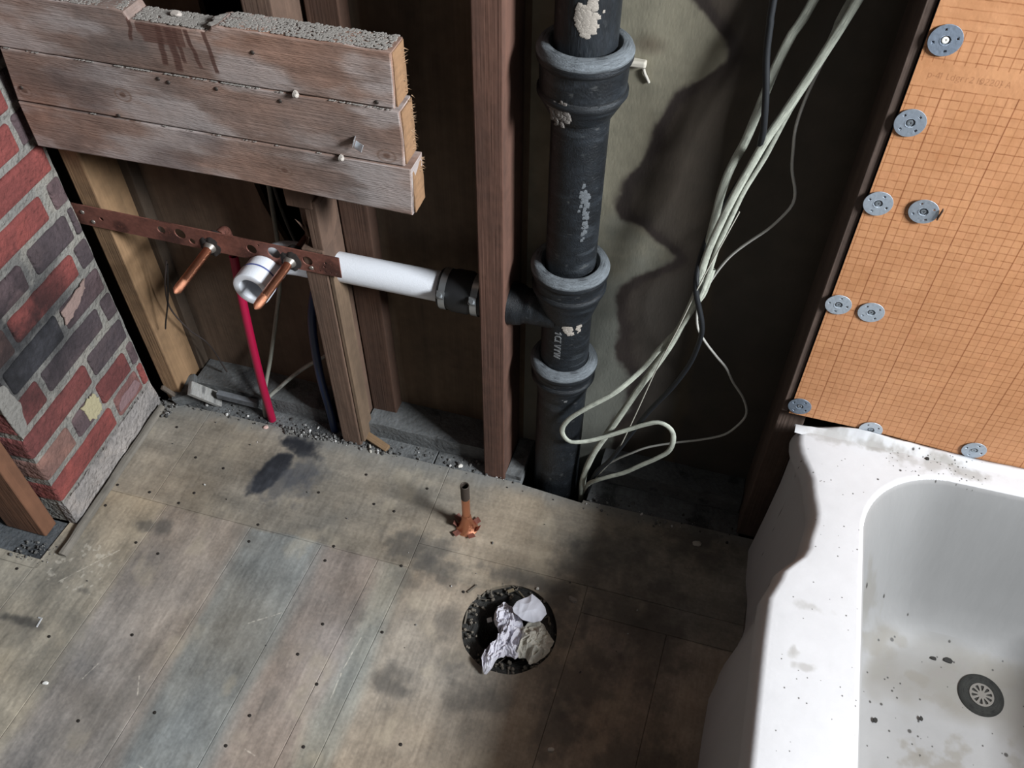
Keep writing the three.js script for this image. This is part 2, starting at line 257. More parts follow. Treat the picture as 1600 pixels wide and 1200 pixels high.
// ---------------------------------------------------------------- brick pier at the left
const brickWall = struct('wall_brick');
brickWall.position.set(-1.081, 0, 0); brickWall.rotation.y = Math.atan(0.046);
{ // local: face at x = 0, z along the wall, bricks 3 mm proud
  const sootT = tex(768, 1024, (u, v) => {
    const z = -0.05 + u * 0.45, y = v * 1.3, n = fbm(z * 14, y * 14, 5), f = fbm(z * 120, y * 120, 3), s = sst(0.30, 0.75, fbm(z * 9 + 50, y * 9, 4));
    const near = sst(0.17, 0.03, Math.hypot((z - 0.23) * 0.8, y - 0.40) + 0.12 * (n - 0.5));
    let b = 205 + 60 * (n - 0.5) + 60 * (f - 0.5); let c = [b, b, b];
    c = mixc(c, [168, 172, 178], s * 0.5); c = mixc(c, [58, 60, 68], near * sst(0.30, 0.62, n + 0.12) * 0.9);
    const dusty = sst(0.52, 0.70, fbm(z * 22 + 7, y * 22, 5)); c = mixc(c, [235, 230, 224], dusty * 0.42);
    return c;
  }); sootT.repeat.set(1 / 0.45, 1 / 1.3);
  const uvw = (g) => { const p = g.attributes.position, uv = new Float32Array(p.count * 2); for (let i = 0; i < p.count; i++) { uv[i * 2] = p.getZ(i) + 0.05 - p.getX(i); uv[i * 2 + 1] = p.getY(i); } g.setAttribute('uv', new THREE.BufferAttribute(uv, 2)); return g; };
  const bm = (hex) => mat({ color: hex, map: sootT, bumpMap: grit, bumpScale: 0.004, roughness: 0.93 });
  const M = { red: bm(0x984f4a), deep: bm(0x7e4543), purple: bm(0x6c595c), dark: bm(0x594d51), black: bm(0x424147), salmon: bm(0x987268), pink: bm(0x90645f) };
  const mortarM = mat({ color: 0xa19e97, map: sootT, bumpMap: grit, bumpScale: 0.006, roughness: 0.97 });
  const mg = new THREE.BoxGeometry(0.30, 2.4, 0.324, 1, 120, 22); mg.translate(-0.152, 1.2, 0.170);
  { const p = mg.attributes.position; for (let i = 0; i < p.count; i++) if (p.getX(i) > -0.01) p.setX(i, -0.002 + 0.005 * (fbm(p.getZ(i) * 60, p.getY(i) * 60, 3) - 0.5)); mg.computeVertexNormals(); }
  mesh('mortar', uvw(mg), mortarM, brickWall);
  const rows = [
    [['red', .012, .028], ['pink', .033, .121], ['red', .134, .335]],
    [['purple', .012, .033], ['deep', .043, .144], ['purple', .154, .230], ['salmon', .241, .336]],
    [['dark', .016, .131], ['deep', .142, .337]],
    [['dark', .012, .045], ['dark', .057, .236], ['deep', .247, .337]],
    [['purple', .016, .136], ['black', .150, .300], ['dark', .309, .337]],
    [['dark', .012, .048], ['red', .058, .243], ['salmon', .253, .337]],
    [['dark', .012, .024], ['dark', .034, .142], ['purple', .166, .337]],
    [['purple', .012, .045], ['red', .066, .270], ['deep', .280, .337]],
    [['red', .017, .205], ['red', .215, .337]],
    [['purple', .012, .052], ['red', .062, .255], ['pink', .265, .337]],
    [['dark', .012, .036], ['red', .047, .240], ['deep', .25, .337]]];
  const keys = Object.keys(M);
  for (let k = 0; k < 33; k++) {
    let r = rows[k]; if (!r) { r = k % 2 ? [['red', .012, .10], ['deep', .11, .31], ['red', .32, .337]] : [['deep', .012, .2], ['red', .21, .337]]; r = r.map((q) => [keys[Math.floor(rnd() * 4)], q[1], q[2]]); }
    const y = 0.0965 + k * 0.0655;
    for (const [c, z0, z1] of r) {
      const h = rr(0.050, 0.054), g = jitter(new RoundedBoxGeometry(0.09, h, z1 - z0, 2, Math.min(0.007, (z1 - z0) * 0.3)), 0.0016, 45 + k);
      g.translate(-0.042 + rr(-0.0012, 0.0012), y + rr(-0.0015, 0.0015), (z0 + z1) / 2); mesh('brick', uvw(g), M[c], brickWall);
    }
  }
  // rough mortar smeared over the bottom course, and leftovers on single bricks
  const pg = new RoundedBoxGeometry(0.03, 0.068, 0.322, 6, 0.006); { const q = new THREE.BoxGeometry(0.02, 0.062, 0.322, 2, 8, 40); const p = q.attributes.position; for (let i = 0; i < p.count; i++) if (p.getX(i) > 0) { const y = p.getY(i), z = p.getZ(i); p.setX(i, 0.004 + 0.009 * fbm(z * 50, y * 50 + 3, 4) - 0.004 * sst(0.0, 0.031, y)); p.setY(i, y + 0.006 * (vn(z * 60, 4) - 0.5)); } q.computeVertexNormals(); q.translate(-0.002, 0.031, 0.1735); pg.dispose(); mesh('mortar_parge', uvw(q), mat({ color: 0xada6a2, map: sootT, bumpMap: grit, bumpScale: 0.006, roughness: 0.97 }), brickWall); }
  const patch = (raw, m, name) => { const pts = []; raw.forEach((q, i) => { const n = raw[(i + 1) % raw.length]; for (let k = 0; k < 4; k++) pts.push([q[0] + (n[0] - q[0]) * k / 4 + rr(-0.003, 0.003), q[1] + (n[1] - q[1]) * k / 4 + rr(-0.003, 0.003)]); }); const s = new THREE.Shape(pts.map(([z, y]) => new THREE.Vector2(-z, y))); const g = new THREE.ExtrudeGeometry(s, { depth: 0.002, bevelEnabled: true, bevelSize: 0.001, bevelThickness: 0.001, bevelSegments: 1 }); g.rotateY(Math.PI / 2); g.translate(0.002, 0, 0); return mesh(name, uvw(g), m, brickWall); };
  patch([[.155, .184], [.17, .187], [.197, .186], [.194, .150], [.178, .138], [.156, .140], [.152, .16]], mat({ color: 0x9f977a, roughness: 0.9, bumpMap: grit, bumpScale: 0.002 }), 'paint_patch');
  patch([[.06, .389], [.09, .384], [.136, .378], [.137, .352], [.12, .353], [.10, .362], [.07, .372]], mat({ color: 0x85716b, roughness: 0.95, bumpMap: grit, bumpScale: 0.003 }), 'mortar_patch');
  patch([[.31, .375], [.335, .385], [.336, .26], [.315, .275], [.30, .31], [.305, .35]], mat({ color: 0x74726e, roughness: 0.95, bumpMap: grit, bumpScale: 0.004 }), 'mortar_patch');
  patch([[.05, .109], [.10, .112], [.118, .098], [.115, .085], [.07, .083], [.04, .09]], mat({ color: 0x7a6264, roughness: 0.95, bumpMap: grit, bumpScale: 0.003 }), 'mortar_patch');
}
// moulding along its foot
{
  const t = struct('trim_1');
  const s = new THREE.Shape(); s.moveTo(0, 0); s.lineTo(0.012, 0); s.lineTo(0.012, 0.003); s.quadraticCurveTo(0.011, 0.009, 0.003, 0.010); s.lineTo(0, 0.010);
  const g = new THREE.ExtrudeGeometry(s, { depth: 0.378, bevelEnabled: false, steps: 40 });
  jitter(g, 0.0012, 35); mesh('moulding', boxUV(g, 'z'), wood(0x98938b, { bumpScale: 0.002 }), t); t.position.set(-1.0650, 0.0005, 0.026); t.rotation.y = Math.atan(0.040);
}

// ---------------------------------------------------------------- studs
const stud = (label, geo, m, group) => tag(mesh('wall_stud', geo, m), label, 'stud', group);
{
  const a = timber(-1.092, -1.046, -0.02, 2.4, WALLZ, -0.001, 'y', 0.004); { const p = a.attributes.position; for (let i = 0; i < p.count; i++) p.setX(i, p.getX(i) + 0.030 - 0.055 * clamp(p.getY(i), 0, 0.6) - (p.getX(i) < -1.06 ? 0 : 0.006)); }
  stud('grey wall stud in the corner beside the brick pier, its yellowish side lit', a, wood(0xab8a68));
  // second stud: its face is chiselled back above the copper strap
  const m2 = wood(0x786052);
  const parts = [timber(-0.652, -0.611, -0.02, 0.513, WALLZ, 0, 'y', 0.003), timber(-0.652, -0.611, 0.500, 0.60, WALLZ, -0.020, 'y', 0.002, 0.002), timber(-0.632, -0.611, 0.505, 0.61, WALLZ, -0.004, 'y', 0.002, 0.001), timber(-0.662, -0.616, 0.595, 2.4, WALLZ, -0.001, 'y', 0.003)];
  for (let i = 0; i < 9; i++) { const s = new THREE.ConeGeometry(rr(0.002, 0.005), rr(0.02, 0.045), 5); s.rotateX(rr(0.1, 0.6)); s.rotateZ(rr(-0.5, 0.5)); s.translate(rr(-0.650, -0.625), rr(0.52, 0.565), rr(-0.02, -0.009)); parts.push(boxUV(s)); }
  const s2 = stud('brown wall stud with a splintered notch above the copper strap', merge(parts), m2);
  stud('reddish brown wall stud standing beside the cast iron stack', timber(-0.3425, -0.2995, -0.02, 2.4, WALLZ, 0, 'y', 0.003), wood(0x715043));
  stud('narrow strip of brown stud showing at the edge of the orange board', merge([timber(0.1645, 0.2075, 0, 2.4, WALLZ, 0, 'y', 0.003), timber(0.1640, 0.1768, 0.375, 2.4, -0.01, 0.0098, 'y', 0.003)]), wood(0x6e5c53));  // front strip added, set forward to catch the light beside the board
  stud('orange brown stud at the near end of the brick pier', timber(-1.19, -1.100, 0.0, 2.4, 0.343, 0.376, 'y', 0.004), wood(0x8a6048));
  stud('dark grey stud behind the orange brown one at the left edge', timber(-1.30, -1.215, 0.0, 2.4, 0.415, 0.456, 'y', 0.004), wood(0x5c5853));
  const bat = (label, geo, m) => tag(mesh('wall_batten', geo, m), label, 'batten');
  bat('rough batten nailed against the sheathing right of the notched stud', timber(-0.609, -0.556, -0.02, 2.4, WALLZ, -0.072, 'y', 0.003), wood(0x64493b));
  bat('rough batten nailed against the sheathing beside the corner stud', timber(-1.058, -1.012, -0.02, 2.4, WALLZ, -0.078, 'y', 0.003), wood(0x645548));
  bat('pale furring strip nailed on the side of the notched stud', timber(-0.6105, -0.6015, 0.01, 0.47, -0.045, -0.002, 'y', 0.002), wood(0x86705c));
}

// ---------------------------------------------------------------- sole plates and scraps of wood at the wall foot
{
  const pm = mat({ map: dustT, color: 0x777675, bumpMap: grit, bumpScale: 0.0016, roughness: 0.95 });
  const plate = (label, x0, x1, m, zf = -0.032, h = 0.042) => { const g = new THREE.BoxGeometry(x1 - x0, h, zf - WALLZ, 24, 3, 8); jitter(g, 0.002, 22); tag(mesh('sole_plate', boxUV(g, 'x', [rnd(), rnd()]).translate((x0 + x1) / 2, h / 2 - 0.004, (zf + WALLZ) / 2), m), label, 'sole plate'); };
  plate('dusty sole plate on the floor behind the red and blue pipes', -1.01, -0.7, pm, -0.036);
  plate('sooty sole plate on the floor below the white drain pipe', -0.608, -0.344, pm);
  plate('long dusty sole plate behind the loose cable loops', -0.118, 0.164, pm, -0.05);
  plate('short dusty plate end between the iron stack and its stud', -0.298, -0.266, pm, -0.006, 0.012);
  const scrap = (name, label, w, h, d, p, r, m) => { const o = tag(mesh(name, boxUV(jitter(new RoundedBoxGeometry(w, h, d, 2, 0.002), 0.0012, 70), 'x', [rnd(), rnd()]), m), label, 'wood scrap'); o.position.set(...p); o.rotation.set(...r); return o; };
  scrap('wood_scrap', 'small tan wood offcut at the foot of the notched stud', 0.064, 0.010, 0.017, [-0.582, 0.006, -0.012], [0.2, -0.33, -0.06], wood(0x94795c));
  scrap('wood_shim', 'upright dusty wedge of wood leaning at the corner stud foot', 0.012, 0.085, 0.03, [-0.968, 0.035, -0.010], [0.35, 0.3, 0.42], mat({ map: dustT, color: 0xb0aaa4 }));
  scrap('wood_shim', 'broken grey block of wood lying between wedge and corner stud', 0.055, 0.04, 0.05, [-1.02, 0.018, -0.02], [0.15, 0.5, 0.2], pm);
  scrap('wood_shim', 'dark splintered lath end beside the red pipe', 0.09, 0.02, 0.012, [-0.90, 0.028, -0.022], [0.1, 0.1, -0.2], mat({ map: dustT, color: 0x77777a }));
  scrap('wood_shim', 'thin split stick lying against the foot of the corner stud', 0.008, 0.07, 0.01, [-1.036, 0.03, 0.006], [0.3, 0.1, 0.3], wood(0x7d7268));
}

// ---------------------------------------------------------------- three boards across the studs, upper left
{
  const T = (u, v) => { // x -1.07..-0.41, y 0.645..0.925
    const x = -1.07 + u * 0.66, y = 0.645 + v * 0.28; const st = fbm(x * 4, y * 60, 4), f = fbm(x * 40, y * 420, 3), w = fbm(x * 7 + 3, y * 14, 4), g = fbm(x * 50, y * 50, 4);
    let c = [134, 110, 99]; const m = 1 + 0.24 * (st - 0.5) + 0.08 * (f - 0.5) + 0.34 * (w - 0.5) + 0.22 * (g - 0.5); c = c.map((q) => q * m);
    const warm = fbm(x * 6 + 30, y * 12, 4) - 0.5; c = [c[0] + 34 * warm, c[1] + 2 * warm, c[2] - 16 * warm];
    const low = fbm(x * 9 + 60, y * 26, 4), lines = Math.max(sst(0.045, 0, Math.abs(y - 0.745)), sst(0.03, 0, Math.abs(y - 0.832)), 0.8 * sst(0.05, 0, Math.abs(y - 0.66)));
    c = mixc(c, [186, 180, 180], sst(0.44, 0.72, low + 0.12 * lines) * 0.6);          // plaster dust in patches
    c = mixc(c, [98, 86, 84], sst(0.60, 0.78, fbm(x * 5 + 9, y * 9 + 70, 4)) * 0.5);
    for (const [kx, ky] of [[-0.455, 0.755], [-0.86, 0.782], [-1.035, 0.76], [-0.62, 0.70]]) { const d = Math.hypot((x - kx), (y - ky) * 1.3); c = mixc(c, [92, 66, 54], sst(0.007, 0.003, d) * 0.7); c = mixc(c, [112, 86, 72], sst(0.003, 0, Math.abs(d - 0.010 - 0.004 * vn(x * 60, y * 60))) * 0.5); }
    for (const [dx, y1, wd, s] of [[-0.808, 0.868, 0.004, -.012], [-0.765, 0.838, 0.006, -0.006], [-0.752, 0.832, 0.0075, .002], [-0.742, 0.846, 0.004, .004], [-0.726, 0.842, 0.0042, .012], [-0.697, 0.838, 0.0042, .006]]) { // brown drips below the notch
      if (y < 0.905 && y > y1) { const xx = dx + s * (0.9 - y) / 0.06 + 0.003 * (vn(y * 90, dx * 99) - 0.5); c = mixc(c, [78, 50, 42], sst(wd, wd * 0.45, Math.abs(x - xx)) * 0.8 * sst(y1, y1 + 0.006, y)); } }
    if (x > -0.80 && x < -0.73 && y > 0.872 && y < 0.905) c = mixc(c, [86, 56, 47], sst(0.35, 0.6, fbm(x * 40, y * 40 + 8, 3)) * 0.7);
    return c;
  };
  const bt = tex(1536, 640, T), face = mat({ map: bt, bumpMap: woodB, bumpScale: 0.0015, roughness: 0.88 });
  const end = wood(0xb08a68), top = mat({ color: 0x8d8984, roughness: 0.97 });
  const uvb = (g) => { const p = g.attributes.position, n = g.attributes.normal, uv = new Float32Array(p.count * 2); for (let i = 0; i < p.count; i++) { uv[i * 2] = (p.getX(i) + 1.07 - (Math.abs(n.getX(i)) > .8 ? p.getZ(i) * 2 : 0)) / 0.66; uv[i * 2 + 1] = (p.getY(i) - 0.645 + (n.getY(i) > .8 ? p.getZ(i) : 0)) / 0.28; } g.setAttribute('uv', new THREE.BufferAttribute(uv, 2)); return g; };
  const z1 = 0.045;
  function boardThing(label, poly, zf = z1) {
    const t = thing('blocking_board', label, 'board');
    const s = new THREE.Shape(poly.map((p) => new THREE.Vector2(...p)));
    const g = new THREE.ExtrudeGeometry(s, { depth: zf - 0.005, bevelEnabled: true, bevelSize: 0.0022, bevelThickness: 0.0025, bevelOffset: -0.0022, bevelSegments: 2, curveSegments: 4 }); g.translate(0, 0, 0.0025);
    mesh('plank', uvb(g), face, t); return t;
  }
  const rag = (x0, x1, y, a, n) => Array.from({ length: n }, (_, i) => [x0 + (x1 - x0) * (i + 0.5) / n, y + rr(-a, a)]);
  const b1 = boardThing('top board of three across the studs, notched with brown drips', [[-1.048, 0.8285], [-0.436, 0.8295], [-0.434, 0.86], [-0.4335, 0.9085], ...rag(-0.44, -0.672, 0.9095, 0.0012, 14), [-0.676, 0.9095], [-0.684, 0.9075], [-0.688, 0.902], ...rag(-0.69, -0.806, 0.8995, 0.0012, 10), [-0.808, 0.9], [-0.8125, 0.9105], ...rag(-0.82, -1.04, 0.9115, 0.001, 12), [-1.043, 0.911]]);
  const b2 = boardThing('middle board of three across the studs, holding the bent metal clip', [[-1.056, 0.7415], [-0.430, 0.7420], [-0.4285, 0.78], [-0.4300, 0.8265], ...rag(-0.44, -1.04, 0.8270, 0.0008, 30), [-1.046, 0.826]]);
  const b3 = boardThing('lowest and longest of three boards across the studs', [[-1.056, 0.662], [-0.70, 0.667], [-0.4245, 0.660], [-0.4215, 0.70], [-0.420, 0.7405], [-0.70, 0.7395], [-1.056, 0.7390]], 0.046);
  // sawn ends and furry splinters
  const slab = (x, y0, y1, t) => { const g = boxUV(jitter(new THREE.BoxGeometry(0.002, y1 - y0 - 0.004, z1 - 0.006, 1, 6, 4), 0.0005, 200), 'x'); mesh('sawn_end', g.translate(x, (y0 + y1) / 2, z1 / 2 - 0.001), end, t); };
  slab(-0.4335, 0.829, 0.908, b1); slab(-0.4288, 0.742, 0.826, b2); slab(-0.4215, 0.661, 0.740, b3);
  const fuzz = (x, y0, y1, n, t) => { const a = []; for (let i = 0; i < n; i++) { const g = new THREE.ConeGeometry(rr(0.0005, 0.0012), rr(0.004, 0.012), 4); g.rotateZ(-Math.PI / 2 + rr(-0.5, 0.6)); g.rotateY(rr(-0.5, 0.8)); g.translate(x + 0.003, rr(y0, y1), rr(0.001, 0.014)); a.push(boxUV(g)); } partStuff(mesh('splinters', merge(a), wood(0xd2b090), t)); };
  fuzz(-0.4335, 0.835, 0.9, 16, b1); fuzz(-0.4288, 0.75, 0.826, 40, b2); fuzz(-0.4215, 0.715, 0.74, 16, b3);
  // dust lying on the upper edge, clumped
  const clump = (x0, x1, y, za, zb, n, t, s = 0.004) => { const a = []; for (let i = 0; i < n; i++) { const g = blob(rr(s * 0.3, s), 0, [1.4, 0.35, 1.2]); g.translate(rr(x0, x1), y, rr(za, zb)); a.push(boxUV(g)); } partStuff(mesh('plaster_dust', merge(a), top, t)); };
  clump(-0.805, -0.69, 0.9002, 0.004, 0.040, 700, b1, 0.0030); clump(-0.672, -0.438, 0.9102, 0.002, 0.0425, 1900, b1, 0.0021); clump(-1.04, -0.815, 0.9118, 0.002, 0.0425, 1500, b1, 0.0021); for (let i = 0; i < 26; i++) { const q = rr(-1.04, -0.46); clump(q, q + rr(0.008, 0.04), 0.8277, 0.0440, 0.0456, 14, b1, 0.0016); } for (let i = 0; i < 9; i++) { const q = rr(-0.98, -0.46); clump(q, q + rr(0.004, 0.02), 0.741, 0.0452, 0.0462, 6, b2, 0.0014); } clump(-0.688, -0.674, 0.9075, 0.004, 0.04, 30, b1, 0.006);
  // nail heads
  const nh = lathe([[0, 0.0015], [0.002, 0.0013], [0.003, 0.0004], [0.003, -0.002]], 10).rotateX(Math.PI / 2), nm = mat({ color: 0x3a332f, metalness: 0.4, roughness: 0.6 });
  for (const [x, y, t] of [[-1.038, 0.765, b2], [-0.79, 0.818, b2], [-0.775, 0.815, b2], [-0.70, 0.817, b2], [-0.604, 0.814, b2], [-1.02, 0.90, b1], [-0.46, 0.836, b1], [-0.88, 0.745, b2], [-0.63, 0.88, b1]]) mesh('nail', nh, nm, t).position.set(x, y, z1 + 0.0003);
  // bent metal clip
  const c = thing('metal_clip', 'small bent bright metal clip sticking out of the middle board', 'clip', [-0.4935, 0.770, z1]);
  const cm = mat({ color: 0xc9ccd0, metalness: 0.75, roughness: 0.38 });
  const tab = mesh('tab', new RoundedBoxGeometry(0.015, 0.011, 0.0014, 2, 0.0006), cm, c); tab.position.set(0.002, -0.002, 0.008); tab.rotation.set(-0.5, -0.35, -0.3);
  const wing = mesh('wing', new RoundedBoxGeometry(0.0014, 0.012, 0.014, 2, 0.0006), cm, c); wing.position.set(-0.0055, 0.003, 0.005); wing.rotation.set(0, 0.2, -0.3);
  for (const [x, y, r, l] of [[-0.577, 0.8300, 0.0045, 'larger white plaster crumb in the seam below the top board'], [-0.524, 0.7405, 0.0042, 'white plaster crumb in the seam below the middle board']]) { const o = tag(mesh('plaster_crumb', blob(r, 1), mat({ color: 0xa8a19a })), l, 'plaster crumb'); o.position.set(x, y, z1 + 0.003); }
  const o = tag(mesh('plaster_crumb', blob(0.0055, 1, [1.6, 0.6, 0.9]), mat({ color: 0xada59e })), 'white plaster crumb lying in the notch of the top board', 'plaster crumb'); o.position.set(-0.752, 0.904, 0.018);
}

// ---------------------------------------------------------------- copper strap, stub-outs, drain, pipes
const copper = mat({ color: new THREE.Color().setRGB(0.80, 0.36, 0.22), metalness: 1, roughness: 0.30, bumpMap: grit, bumpScale: 0.0004 });
const copperOld = mat({ color: new THREE.Color().setRGB(0.33, 0.125, 0.09), metalness: 0.25, roughness: 0.62, map: dustT });
const solder = mat({ color: 0x8f8a84, metalness: 0.7, roughness: 0.45 });
const soot = mat({ color: 0x241f1d, roughness: 0.9 });
const pvc = mat({ color: 0xdfe3ea, roughness: 0.38, bumpMap: grit, bumpScale: 0.0003 });
{
  const s = new THREE.Shape([[-1.098, 0.472], [-0.584, 0.466], [-0.583, 0.5085], [-1.098, 0.5155]].map((p) => new THREE.Vector2(...p)));
  const hole = (x, y, r) => s.holes.push(new THREE.Path().absellipse(x, y, r, r, 0, 2 * Math.PI));
  for (const [x, y, r] of [[-0.745, 0.491, 0.0095], [-0.703, 0.4925, 0.012], [-0.642, 0.4895, 0.0095], [-0.88, 0.494, 0.0105], [-0.916, 0.4945, 0.008], [-0.609, 0.492, 0.0028], [-0.612, 0.4835, 0.0022], [-0.73, 0.503, 0.002], [-0.728, 0.479, 0.002], [-0.86, 0.482, 0.006], [-1.035, 0.492, 0.004], [-0.632, 0.473, 0.0016], [-0.622, 0.473, 0.0016], [-0.612, 0.473, 0.0016], [-0.602, 0.473, 0.0016], [-0.592, 0.473, 0.0016]]) hole(x, y, r);
  const g = new THREE.ExtrudeGeometry(s, { depth: 0.0016, bevelEnabled: true, bevelSize: 0.0004, bevelThickness: 0.0004, bevelSegments: 1, curveSegments: 20 }); g.translate(0, 0, 0.0012);
  const st = thing('copper_strap', 'long perforated copper strap holding the two stub pipes', 'strap'); mesh('strap_bar', boxUV(g, 'x'), copperOld, st);
  for (const [x, y] of [[-1.07, 0.5], [-1.055, 0.482], [-0.637, 0.476]]) mesh('nail', lathe([[0, 0.002], [0.003, 0.0016], [0.0042, 0.0004], [0.0042, -0.004]], 12).rotateX(Math.PI / 2), solder, st).position.set(x, y, 0.0034);
  function stub(label, x, y, yaw, L, zb = -0.053) {
    const t = thing('copper_stub_pipe', label, 'pipe stub', [x, y, 0]); t.rotation.y = yaw;
    mesh('pipe', lathe([[0.0076, zb + 0.02], [0.0076, L - 0.03], [0.0072, L - 0.026]], 24).rotateX(Math.PI / 2), copper, t);
    mesh('closed_tip', lathe([[0.0074, L - 0.028], [0.0079, L - 0.02], [0.0072, L - 0.009], [0.0035, L - 0.003], [0, L]], 24).rotateX(Math.PI / 2), copper, t);
    mesh('solder_joint', lathe([[0.0076, 0.014], [0.0105, 0.008], [0.0125, 0.003], [0.0125, -0.004]], 20).rotateX(Math.PI / 2), solder, t);
    mesh('scorch_sleeve', lathe([[0.0125, 0.004], [0.0165, 0.0045], [0.0175, 0.002], [0.0175, -0.02]], 20).rotateX(Math.PI / 2), soot, t);
    mesh('scorched_collar', jitter(lathe([[0.0080, 0.0062], [0.0150, 0.0050], [0.0205, 0.0036], [0.0215, 0.0026], [0.0205, 0.0018]], 40), 0.002, 160).rotateX(Math.PI / 2), soot, t);
    const e = tube([[0, 0, -0.03], [0, 0, zb + 0.018], [0, -0.005, zb + 0.004], [0, -0.022, zb], [0, -0.06, zb]], 0.0084, 20, 14); mesh('elbow', e, copperOld, t);
  }
  stub('left copper stub pipe poking out of the strap', -0.826, 0.4785, 0.03, 0.128);
  stub('right copper stub pipe in front of the white drain', -0.6745, 0.4815, -0.02, 0.128, -0.078);
}
{ // white drain: bored through the stud, elbow to the room
  const t = thing('drain_pipe', 'white plastic drain pipe with an elbow and open socket', 'drain pipe');
  const ax = -0.722, ay = 0.449, az = -0.040, R = 0.0262;
  mesh('pipe', new THREE.CylinderGeometry(R, R, 0.262, 40, 1, true).rotateZ(Math.PI / 2).translate(-0.541, ay + 0.001, az), pvc, t);
  const el = new THREE.TubeGeometry(new THREE.CatmullRomCurve3([V(-0.655, ay, az), V(-0.690, ay, az), V(-0.712, ay, az + 0.004), V(ax - 0.001, ay, az + 0.016), V(ax - 0.002, ay, az + 0.035), V(ax - 0.003, ay + 0.002, az + 0.06)]), 40, 0.0295, 36); mesh('elbow', el, pvc, t);
  const col = lathe([[0.0205, 0.01], [0.0205, 0.058], [0.0225, 0.0605], [0.0315, 0.0605], [0.0335, 0.058], [0.0335, 0.034], [0.032, 0.031], [0.0302, 0.031], [0.0302, 0.028], [0.0315, 0.027], [0.0315, 0.008], [0.0295, 0.004]], 48).rotateX(Math.PI / 2).translate(ax - 0.004, ay + 0.003, 0); mesh('socket', col, pvc, t);
  mesh('blue_ring', new THREE.TorusGeometry(0.0318, 0.0012, 8, 48).translate(ax - 0.004, ay + 0.003, 0.0295), mat({ color: 0x4a5590, roughness: 0.5 }), t).userData.label = 'thin dark blue ring';
  mesh('socket_bottom', new THREE.CylinderGeometry(0.022, 0.022, 0.003, 30).rotateX(Math.PI / 2).translate(ax - 0.004, ay + 0.003, 0.014), mat({ color: 0x9ba1aa, roughness: 0.5 }), t);
  const k = thing('rubber_coupling', 'black rubber coupling with steel clamps joining drain to iron stack', 'coupling', [-0.386, 0.449, az]);
  mesh('sleeve', lathe([[0.0275, -0.036], [0.033, -0.0355], [0.0345, -0.033], [0.0345, -0.016], [0.037, -0.010], [0.037, 0.016], [0.0352, 0.020], [0.0352, 0.042], [0.030, 0.043]], 48).rotateZ(-Math.PI / 2), mat({ color: 0x17181a, roughness: 0.55 }), k);
  const band = new THREE.CylinderGeometry(0.0358, 0.0358, 0.0115, 48, 1, true), steel = mat({ color: 0xb4b8bb, metalness: 0.9, roughness: 0.35 });
  for (const x of [-0.025, 0.031]) { const b = mesh('clamp_band', band.clone().scale(x > 0 ? 1.03 : 1, 1, x > 0 ? 1.03 : 1).rotateZ(Math.PI / 2), steel, k); b.position.x = x; const s = mesh('clamp_screw', merge([new THREE.CylinderGeometry(0.0042, 0.0042, 0.02, 10).rotateX(0.2), new THREE.BoxGeometry(0.012, 0.010, 0.012).toNonIndexed()]), steel, b); s.position.set(0, 0.016, 0.036); s.rotation.x = 0.6; }
}
{
  const pex = (name, label, pts, hex) => { const t = tube(pts, 0.0083, 60, 16); tag(mesh(name, t, mat({ color: hex, roughness: 0.42 })), label, 'water pipe'); };
  pex('water_pipe', 'crimson plastic water pipe rising from the floor to the strap', [[-0.821, -0.05, -0.012], [-0.820, 0.02, -0.012], [-0.818, 0.15, -0.013], [-0.816, 0.30, -0.022], [-0.822, 0.42, -0.045]], 0x930c36);
  pex('water_pipe', 'dark blue plastic water pipe in shade beside the notched stud', [[-0.6795, -0.05, -0.022], [-0.681, 0.06, -0.022], [-0.685, 0.18, -0.022], [-0.687, 0.30, -0.040], [-0.679, 0.38, -0.072], [-0.675, 0.43, -0.078]], 0x16284c);
  const cab = (label, pts, r, hex, name = 'cable') => tag(mesh(name, tube(pts, r, 80, 10), mat({ color: hex, roughness: 0.6, map: dustT })), label, 'cable');
  cab('grey cable coming down out of the dark opening behind the strap', [[-0.765, 0.72, -0.13], [-0.756, 0.60, -0.112], [-0.750, 0.50, -0.092], [-0.752, 0.43, -0.085], [-0.764, 0.345, -0.082], [-0.795, 0.235, -0.08], [-0.818, 0.14, -0.062], [-0.835, 0.05, -0.028], [-0.84, -0.03, -0.022]], 0.0042, 0xa9a596);
  cab('thin grey cable crossing the dark opening left of the notched stud', [[-0.775, 0.66, -0.14], [-0.751, 0.53, -0.115], [-0.727, 0.465, -0.095], [-0.705, 0.40, -0.09]], 0.003, 0x6a6862);
  cab('short pale cable bending from the blue pipe to the floor', [[-0.66, 0.20, -0.075], [-0.705, 0.169, -0.06], [-0.752, 0.124, -0.06], [-0.798, 0.078, -0.045], [-0.834, 0.035, -0.022], [-0.84, -0.04, -0.014]], 0.0042, 0xb5b2a6);
  const wire = (label, pts, r, hex) => tag(mesh('wire', tube(pts, r, 50, 8), mat({ color: hex, roughness: 0.6 })), label, 'wire');
  wire('stiff black wire standing in front of the corner stud side', [[-0.938, 0.405, -0.006], [-0.965, 0.314, -0.004], [-0.99, 0.25, -0.004], [-1.0, 0.225, -0.006]], 0.0016, 0x171413);
  wire('thin dark wire curving down the corner stud to the floor', [[-0.95, 0.40, -0.02], [-0.975, 0.33, -0.02], [-0.992, 0.26, -0.03], [-0.99, 0.18, -0.055], [-0.965, 0.13, -0.068], [-0.945, 0.05, -0.07]], 0.0017, 0x3a3230);
}

